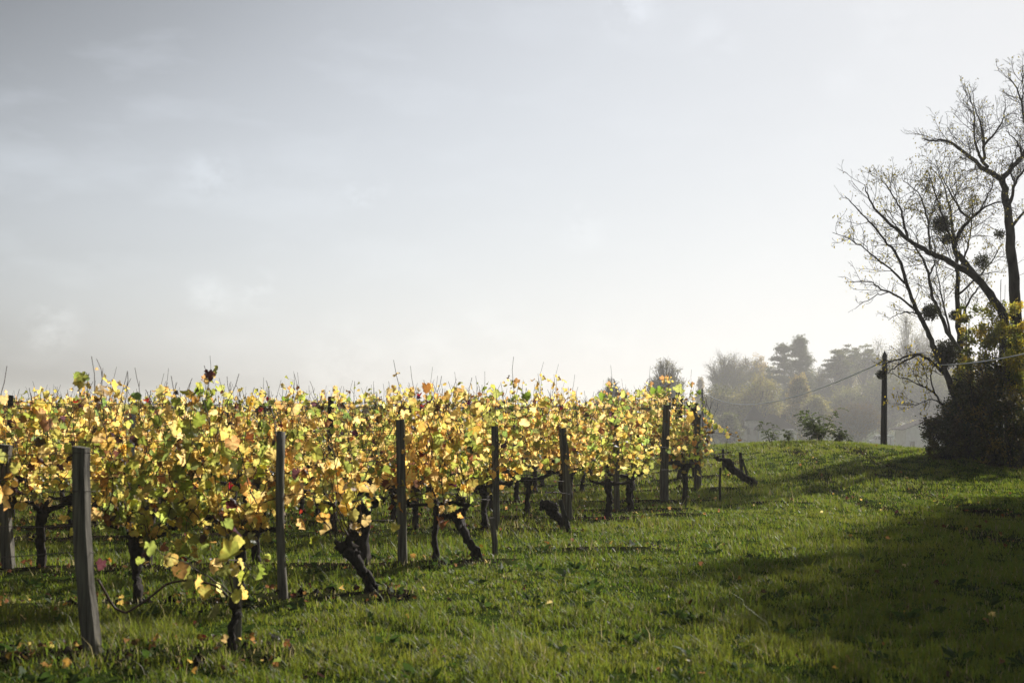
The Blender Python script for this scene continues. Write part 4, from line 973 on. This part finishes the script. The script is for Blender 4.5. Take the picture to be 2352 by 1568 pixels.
def build_far_trees():
    tan = [(.16, .12, .04), (.20, .15, .05), (.13, .11, .035)]; grn = [(.05, .06, .02), (.07, .08, .025), (.045, .05, .02)]
    dgr = [(.03, .04, .016), (.04, .05, .02)]; oli = [(.10, .10, .03), (.13, .12, .04), (.08, .085, .03)]; org = [(.10, .055, .025), (.09, .055, .022), (.10, .075, .03)]
    yel = [(.28, .24, .05), (.20, .19, .05)]
    T = far_tree
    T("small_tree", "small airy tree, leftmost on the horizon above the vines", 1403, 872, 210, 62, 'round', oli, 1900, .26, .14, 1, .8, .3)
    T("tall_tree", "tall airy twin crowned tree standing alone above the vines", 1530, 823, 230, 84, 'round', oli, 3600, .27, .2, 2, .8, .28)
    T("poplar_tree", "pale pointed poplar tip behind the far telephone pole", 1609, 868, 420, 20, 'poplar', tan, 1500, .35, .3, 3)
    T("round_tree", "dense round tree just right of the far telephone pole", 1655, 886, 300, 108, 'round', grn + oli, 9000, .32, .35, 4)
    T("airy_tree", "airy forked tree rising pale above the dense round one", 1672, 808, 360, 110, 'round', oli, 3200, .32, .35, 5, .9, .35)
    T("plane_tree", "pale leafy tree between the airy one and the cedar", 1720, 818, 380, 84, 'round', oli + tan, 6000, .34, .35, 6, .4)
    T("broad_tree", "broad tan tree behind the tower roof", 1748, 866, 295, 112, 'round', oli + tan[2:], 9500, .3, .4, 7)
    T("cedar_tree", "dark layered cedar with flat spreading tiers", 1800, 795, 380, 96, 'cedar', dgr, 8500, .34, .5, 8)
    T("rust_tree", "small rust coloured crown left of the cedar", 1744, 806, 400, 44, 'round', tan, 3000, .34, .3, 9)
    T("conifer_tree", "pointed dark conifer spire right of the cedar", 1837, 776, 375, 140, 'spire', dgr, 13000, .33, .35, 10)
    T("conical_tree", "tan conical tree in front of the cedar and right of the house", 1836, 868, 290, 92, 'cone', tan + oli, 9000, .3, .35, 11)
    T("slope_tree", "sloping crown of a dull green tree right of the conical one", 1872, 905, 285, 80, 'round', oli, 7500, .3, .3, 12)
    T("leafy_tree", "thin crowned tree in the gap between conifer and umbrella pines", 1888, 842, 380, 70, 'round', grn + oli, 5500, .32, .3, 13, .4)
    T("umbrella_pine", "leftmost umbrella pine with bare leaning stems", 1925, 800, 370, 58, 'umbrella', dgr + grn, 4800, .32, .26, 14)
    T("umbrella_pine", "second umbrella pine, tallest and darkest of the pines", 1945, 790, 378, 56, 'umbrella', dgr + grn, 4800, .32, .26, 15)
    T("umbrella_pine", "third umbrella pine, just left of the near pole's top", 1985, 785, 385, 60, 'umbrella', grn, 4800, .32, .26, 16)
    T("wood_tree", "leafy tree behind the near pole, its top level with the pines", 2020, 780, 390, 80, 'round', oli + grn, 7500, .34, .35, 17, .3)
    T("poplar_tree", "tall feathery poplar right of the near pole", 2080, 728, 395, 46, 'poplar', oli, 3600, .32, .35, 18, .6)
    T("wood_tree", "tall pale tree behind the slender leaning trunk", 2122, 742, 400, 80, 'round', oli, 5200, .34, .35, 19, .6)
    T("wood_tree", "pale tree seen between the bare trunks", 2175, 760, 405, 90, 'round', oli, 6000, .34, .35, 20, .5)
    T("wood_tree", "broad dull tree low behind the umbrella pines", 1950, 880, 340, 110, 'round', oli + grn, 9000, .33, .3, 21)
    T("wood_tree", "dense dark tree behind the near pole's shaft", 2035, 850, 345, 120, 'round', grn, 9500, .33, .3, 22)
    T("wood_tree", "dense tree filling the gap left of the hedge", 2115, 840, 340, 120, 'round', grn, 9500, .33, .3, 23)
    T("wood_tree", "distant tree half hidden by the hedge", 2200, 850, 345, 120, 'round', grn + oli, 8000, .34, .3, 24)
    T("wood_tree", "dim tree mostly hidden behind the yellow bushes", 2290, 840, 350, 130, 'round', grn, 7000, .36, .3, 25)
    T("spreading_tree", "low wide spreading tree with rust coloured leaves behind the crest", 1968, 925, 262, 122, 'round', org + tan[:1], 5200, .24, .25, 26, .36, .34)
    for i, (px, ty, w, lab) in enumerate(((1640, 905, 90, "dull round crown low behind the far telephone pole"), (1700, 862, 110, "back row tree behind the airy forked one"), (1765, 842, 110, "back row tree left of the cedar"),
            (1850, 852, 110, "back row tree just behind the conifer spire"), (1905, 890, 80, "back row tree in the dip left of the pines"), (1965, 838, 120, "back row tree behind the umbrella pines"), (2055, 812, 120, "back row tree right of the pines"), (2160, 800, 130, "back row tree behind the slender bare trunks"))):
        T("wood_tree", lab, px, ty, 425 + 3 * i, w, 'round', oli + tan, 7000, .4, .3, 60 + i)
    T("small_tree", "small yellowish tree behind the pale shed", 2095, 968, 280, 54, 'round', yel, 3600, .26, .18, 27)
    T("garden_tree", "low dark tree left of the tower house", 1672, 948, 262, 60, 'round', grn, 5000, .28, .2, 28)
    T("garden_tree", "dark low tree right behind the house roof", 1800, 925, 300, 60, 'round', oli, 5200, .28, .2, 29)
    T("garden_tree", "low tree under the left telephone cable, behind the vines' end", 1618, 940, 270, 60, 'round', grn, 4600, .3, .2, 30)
    T("garden_shrub", "low dark shrub standing between the shed and the van", 2066, 1002, 285, 14, 'round', grn, 900, .2, .08, 31, 0, .02)
    # trees outside the frame on the right whose shade falls across the track
    T2 = lambda x, y, H, R, seed, lab, n: off_tree(x, y, H, R, seed, lab, n)
    T2(11.6, 20.2, 9.5, 2.9, 51, "leafy tree right of the track, just outside the picture", 1600)
    T2(13.0, 24.8, 10.5, 3.2, 52, "second leafy tree right of the track, tallest, outside the picture", 1900)
    T2(11.2, 15.2, 8.4, 2.7, 53, "third leafy tree right of the track, nearest the camera", 1500)
    T2(13.9, 29.4, 8.2, 2.6, 54, "fourth leafy tree right of the track, beside the hedge", 2600)

def off_tree(x, y, H, R, seed, lab, n):
    e = far_tree("roadside_tree", lab, 1176 + x / y * 3266, 948 - (H + hz(x, y) - EYE) / y * 3266, y, 2 * R / y * 3266, 'round', [(.10, .09, .03), (.08, .08, .02), (.14, .11, .03)], n, .16, .14, seed, .3, .25)
    e['group'] = "trees right of the track"

# ------------------------------------------------------------------ buildings and van
def build_buildings():
    M['plaster'] = rough_mat("cream_plaster", (.80, .75, .66), (.92, .88, .80), 1.6, (1, 1, 1), .15, 12, .9, .01)
    M['slate'] = ribbed_mat("slate_roof", (.015, .015, .017), (.04, .04, .045), 2.4, 'Z', .8, .15)
    M['tile'] = ribbed_mat("brown_tile_roof", (.018, .014, .012), (.05, .036, .028), 1.6, 'X', .95, .04, .02)
    M['greyroof'] = ribbed_mat("grey_sheet_roof", (.10, .11, .13), (.24, .25, .28), 1.1, 'Z', .5, .5)
    M['paleroof'] = ribbed_mat("pale_sheet_roof", (.55, .55, .60), (.8, .8, .84), 1.2, 'Z', .35, .6, .04)
    M['glass'] = plain_mat("dark_window_glass", (.03, .035, .04), .08, 0, .8)
    M['white'] = plain_mat("white_paint", (.75, .75, .75), .3, 0, .5)
    M['stone'] = rough_mat("pale_stone", (.5, .47, .4), (.65, .6, .52), 3, (1, 1, 1), .3, 12, .9, .01)
    M['zinc'] = plain_mat("zinc_gutter", (.25, .26, .27), .5, .5)
    M['rubber'] = plain_mat("black_rubber", (.02, .02, .02), .7); M['red'] = plain_mat("red_lens", (.45, .03, .02), .25)
    M['letter'] = plain_mat("grey_lettering", (.12, .13, .15), .5); M['brownwood'] = plain_mat("brown_shutter", (.12, .09, .07), .7)
    D = 270
    def W(px, py, d=D): return P(px, py, d)
    def S(px, d=D): return px / 3266 * d
    gz = hz(45, D)
    # ---- tower house
    x0, x1 = W(1713, 1000)[0], W(1752, 1000)[0]; w = x1 - x0; ez = W(1730, 966)[2]; az = W(1733, 930)[2]; cx = (x0 + x1) / 2
    e = empty("tower_house", (cx, D, gz)); tag(e, "cream house with a steep pointed tower roof and a hipped tiled roof", "house")
    def pyr(mb, cx, cy, z0, z1, hx, hy, ridge=0.0, thick=.12, rx=0):
        v = [(cx - hx, cy - hy, z0), (cx + hx, cy - hy, z0), (cx + hx, cy + hy, z0), (cx - hx, cy + hy, z0), (cx - ridge + rx, cy, z1), (cx + ridge + rx, cy, z1),
             (cx - hx, cy - hy, z0 - thick), (cx + hx, cy - hy, z0 - thick), (cx + hx, cy + hy, z0 - thick), (cx - hx, cy + hy, z0 - thick)]
        mb.add(v, [np.array([[0, 1, 5, 4], [2, 3, 4, 5], [0, 6, 7, 1], [1, 7, 8, 2], [2, 8, 9, 3], [3, 9, 6, 0], [6, 9, 8, 7]]), np.array([[1, 2, 5], [3, 0, 4]])])
    H = ez - gz
    mb = MB(); mb.box((0, 0, H / 2), (w, w, H)); tw = mb.build("tower_wall", M['plaster'], e, False)
    mb = MB(); mb.box((0, -w / 2 - .03, H - .3), (w + .12, .12, .22)); mb.box((-w / 2 + .18, -w / 2 - .02, H / 2), (.34, .1, H - .9)); mb.box((w / 2 - .18, -w / 2 - .02, H / 2), (.34, .1, H - .9)); mb.build("quoin", M['stone'], tw, False)
    mb = MB(); pyr(mb, 0, 0, H + .1, az - gz, w / 2 + .32, w / 2 + .32, .02); tr = mb.build("tower_roof", M['slate'], e, False)
    mb = MB(); mb.tube([(0, 0, az - gz - .1), (0, 0, az - gz + .9)], [.05, .02], 6); mb.build("finial", M['zinc'], tr)
    def win(px, py, ww, hh, par, dz=0.0, front=-1.9, arch=False):
        p = W(px, py); c = (p[0] - cx, front, p[2] - gz)
        mb = MB(); mb.box(c, (ww + .3, .10, hh + .3)); f = mb.build("window", M['stone'], par, False)
        mb = MB(); mb.box((c[0], front - .06, c[2]), (ww, .05, hh))
        if arch: mb.tube([(c[0], front - .085, c[2] + hh / 2), (c[0], front - .035, c[2] + hh / 2)], ww / 2, 14)
        mb.build("pane", M['glass'], f, False)
    win(1716, 990, .5, 1.1, tw, front=-w / 2 - .05, arch=True)
    # main block with hipped roof
    a0, a1 = W(1728, 1000)[0] - cx, W(1820, 1000)[0] - cx; bw = a1 - a0; e2 = W(1770, 986)[2] - gz; r2 = W(1758, 950)[2] - gz; my = -3.0
    mb = MB(); mb.box(((a0 + a1) / 2 + .2, my + 3.0, e2 / 2), (bw - .6, 9, e2)); bk = mb.build("wall", M['plaster'], e, False)
    mb = MB(); pyr(mb, (a0 + a1) / 2, my + 3.0, e2 + .08, r2, bw / 2 + .2, 5.0, bw * .05); rf = mb.build("roof", M['tile'], e, False)
    mb = MB(); q = W(1797, 963); mb.box((q[0] - cx, my + 2, q[2] - gz + .2), (.8, .7, 1.3)); mb.box((q[0] - cx, my + 2, q[2] - gz + .9), (.95, .85, .12)); mb.build("chimney", M['tile'], rf, False)
    mb = MB(); mb.tube([(a0, my - 2.05, e2), (a1, my - 2.05, e2)], .09, 6); mb.tube([(a0 + .35, my - 1.65, e2 - .1), (a0 + .35, my - 1.65, 0)], .07, 6); mb.build("gutter", M['zinc'], e)
    win(1772, 1004, 1.0, 1.6, bk, front=my - 1.56); win(1805, 1004, 1.0, 1.6, bk, front=my - 1.56)
    # annex on the left
    b0, b1 = W(1703, 1000)[0] - cx, -w / 2; e3 = W(1705, 990)[2] - gz
    mb = MB(); mb.box(((b0 + b1) / 2, .3, e3 / 2), (b1 - b0, 4, e3)); mb.build("annex_wall", M['plaster'], e, False)
    mb = MB(); v = [(b0 - .3, -2, e3 - .35), (b1, -2, e3 + 1.0), (b1, 2.6, e3 + 1.0), (b0 - .3, 2.6, e3 - .35)]; v = v + [(a, b, c - .15) for a, b, c in v]
    mb.add(v, [np.array([[0, 1, 2, 3], [7, 6, 5, 4], [0, 4, 5, 1], [1, 5, 6, 2], [2, 6, 7, 3], [3, 7, 4, 0]])]); mb.build("annex_roof", M['slate'], e, False)
    # ---- pale shed on the right
    d = 262; g2 = hz(74, d); xl = W(2066, 0, d)[0]; xr = W(2150, 0, d)[0]; zl = W(0, 986, d)[2] - g2; zr = W(0, 956, d)[2] - g2
    e = empty("shed", ((xl + xr) / 2, d, g2)); tag(e, "pale plastered shed with a sloping roof left of the hedge", "shed"); hw = (xr - xl) / 2
    mb = MB(); v = [(-hw, 0, -.2), (hw, 0, -.2), (hw, 0, zr), (-hw, 0, zl), (-hw, 7, -.2), (hw, 7, -.2), (hw, 7, zr), (-hw, 7, zl)]
    mb.add(v, [np.array([[0, 1, 2, 3], [5, 4, 7, 6], [4, 0, 3, 7], [1, 5, 6, 2], [3, 2, 6, 7], [4, 5, 1, 0]])]); mb.build("wall", M['plaster'], e, False)
    mb = MB(); v = [(-hw - .6, -.5, zl - .1), (hw + .4, -.5, zr + .2), (hw + .4, 7.5, zr + .2), (-hw - .6, 7.5, zl - .1)]; v = v + [(a, b, c + .16) for a, b, c in v]
    mb.add(v, [np.array([[3, 2, 1, 0], [4, 5, 6, 7], [0, 1, 5, 4], [1, 2, 6, 5], [2, 3, 7, 6], [3, 0, 4, 7]])]); mb.build("roof", M['tile'], e, False)
    mb = MB(); mb.box((-hw + 1.2, -.03, 1.0), (.9, .1, 2.0)); mb.build("door", M['brownwood'], e, False)
    # ---- two big farm roofs seen through the vines
    def barn(label, d, pl, pr, yr, ye, mt, hip, wallc='plaster', dep=14):
        xl, xr = P(pl, 0, d)[0], P(pr, 0, d)[0]; cxx = (xl + xr) / 2; gg = hz(cxx, d); zr, ze = P(0, yr, d)[2] - gg, max(P(0, ye, d)[2] - gg, 1.6); hw = (xr - xl) / 2
        e = empty("barn", (cxx, d, gg)); tag(e, label, "barn", "farm buildings beyond the vines")
        mb = MB(); mb.box((0, dep / 2, ze / 2 - .2), (2 * hw - .8, dep - .8, ze + .2)); mb.build("wall", M[wallc], e, False)
        mb = MB(); pyr(mb, 0, dep / 2, ze, zr, hw, dep / 2, hw - hip, .18); mb.build("roof", M[mt], e, False)
        mb = MB()
        mb.box((-hw * .3, .36, ze * .45 - .1), (3.2, .1, ze * .8)); mb.build("door", M['brownwood'], e, False)
    barn("long barn with a grey sheet roof seen over the vines", 235, 1262, 1530, 926, 1000, 'greyroof', 7.5)
    barn("low farm building with a pale ribbed roof glimpsed through the leaves", 205, 380, 1010, 958, 1035, 'paleroof', .6, dep=24)
    # ---- van, facing left
    d = 300; c = W(2024, 1010, d); gv = hz(c[0], d); zt = W(2030, 998, d)[2]
    L, Hv, Wv = 4.9, zt - gv, 1.9; Hv = min(max(Hv, 1.9), 2.6)
    e = empty("van", (c[0], d, gv)); tag(e, "white panel van parked behind the near telephone pole", "van")
    e.location.z = zt - Hv
    prof = np.array([(-2.45, .35), (-2.45, .95), (-2.25, 1.12), (-1.75, 1.22), (-1.05, 1.85), (-.75, 1.93), (1.9, 1.97), (2.3, 1.92), (2.42, 1.7), (2.45, .45), (2.35, .30), (-2.3, .28)]) * np.array([1, Hv / 1.97])
    mb = MB(); n = len(prof); ins = (prof - prof.mean(0)) * .97 + prof.mean(0)
    rings = [(ins, -Wv / 2), (prof, -Wv / 2 + .08), (prof, Wv / 2 - .08), (ins, Wv / 2)]
    V = np.vstack([np.column_stack([p[:, 0], np.full(n, y), p[:, 1]]) for p, y in rings]); i = np.arange(3)[:, None] * n; j = np.arange(n)[None]; j2 = (j + 1) % n
    mb.add(V, [np.stack([i + j, i + n + j, i + n + j2, i + j2], -1).reshape(-1, 4), np.arange(n)[None], (np.arange(n)[::-1] + 3 * n)[None]]); body = mb.build("body", M['white'], e, False)
    k = Hv / 1.97; yf = -Wv / 2 - .012
    mb = MB(); mb.add([(-1.70, yf, 1.24 * k), (-1.05, yf, 1.24 * k), (-1.05, yf, 1.75 * k), (-1.18, yf, 1.72 * k), (-1.70, yf + .03, 1.24 * k), (-1.05, yf + .03, 1.24 * k), (-1.05, yf + .03, 1.75 * k), (-1.18, yf + .03, 1.72 * k)], [np.array([[0, 1, 2, 3], [7, 6, 5, 4], [0, 4, 5, 1], [2, 6, 7, 3]])])
    mb.build("side_window", M['glass'], e, False)
    mb = MB(); mb.box((-.72, yf, 1.48 * k), (.5, .03, .45 * k)); mb.build("side_window", M['glass'], e, False)
    mb = MB(); a = math.atan2(.63 * k, .70); R = np.array(Matrix.Rotation(-a, 3, 'Y')); mb.box((-1.42, 0, 1.555 * k), (.82, Wv - .35, .03), rot=R); mb.build("windscreen", M['glass'], e, False)
    for x in (-1.55, 1.55):
        for sy in (-1, 1):
            mb = MB(); mb.tube([(x, sy * (Wv / 2 - .22), .34), (x, sy * (Wv / 2 + .01), .34)], .34, 18); wl = mb.build("wheel", M['rubber'], e)
            mb = MB(); mb.tube([(x, sy * (Wv / 2 - .0), .34), (x, sy * (Wv / 2 + .03), .34)], .19, 12); mb.build("rim", M['metal'], wl)
    mb = MB(); mb.box((2.42, yf + .06, 1.05 * k), (.12, .14, .5)); mb.build("tail_light", M['red'], e, False)
    mb = MB(); mb.box((-2.42, yf + .15, .85 * k), (.12, .3, .22)); mb.build("headlight", M['glass'], e, False)
    cu = bpy.data.curves.new("lettering", 'FONT'); cu.body = "EN"; cu.size = .55; cu.extrude = .006; tmp = bpy.data.objects.new("lettering", cu); cu.materials.append(M['letter']); COL.objects.link(tmp); bpy.context.view_layer.update()
    me = bpy.data.meshes.new_from_object(tmp.evaluated_get(bpy.context.evaluated_depsgraph_get())); bpy.data.objects.remove(tmp); o = bpy.data.objects.new("lettering", me); COL.objects.link(o); o.parent = e
    o.location = (.75, yf - .01, 1.22 * k); o.rotation_euler = (rad(90), 0, 0)
    # two dark forked posts by the van
    for (px, dd, lab) in ((2046, 284, "dark T shaped post in front of the van's rear"), (2064, 283, "dark T shaped post between the van and the shed")):
        p = W(px - 1, 1003, dd); g = hz(p[0], dd); h = p[2] - g
        mb = MB(); mb.tube([(0, 0, -.1), (0, 0, h)], .07, 6); mb.tube([(-.75, 0, h + .15), (-.3, 0, h - .02), (.3, 0, h - .02), (.75, 0, h + .15)], .05, 6)
        o = mb.build("forked_post", M['pole']); o.location = (p[0], dd, g); tag(o, lab, "post", "T shaped posts by the van")

def build_haze():
    mb = MB(); mb.box((0, 1270, 12), (4000, 2900, 38)); o = mb.build("haze", None, smooth=False)
    m, N, L = newmat("haze"); out = N.new("ShaderNodeOutputMaterial"); v = N.new("ShaderNodeVolumePrincipled")
    v.inputs['Color'].default_value = (1, .985, .965, 1); v.inputs['Density'].default_value = HAZE; v.inputs['Anisotropy'].default_value = .35
    L.new(v.outputs[0], out.inputs['Volume']); o.data.materials.append(m); tag(o, kind='stuff')
    o['label'] = "thin pale autumn haze over the whole scene"; o['category'] = "haze"
    return o

build_grass()
build_weeds()
build_vines()
build_trellis()
build_hedge()
build_big_trees()
build_saplings()
build_poles()
build_far_trees()
build_buildings()
build_haze()
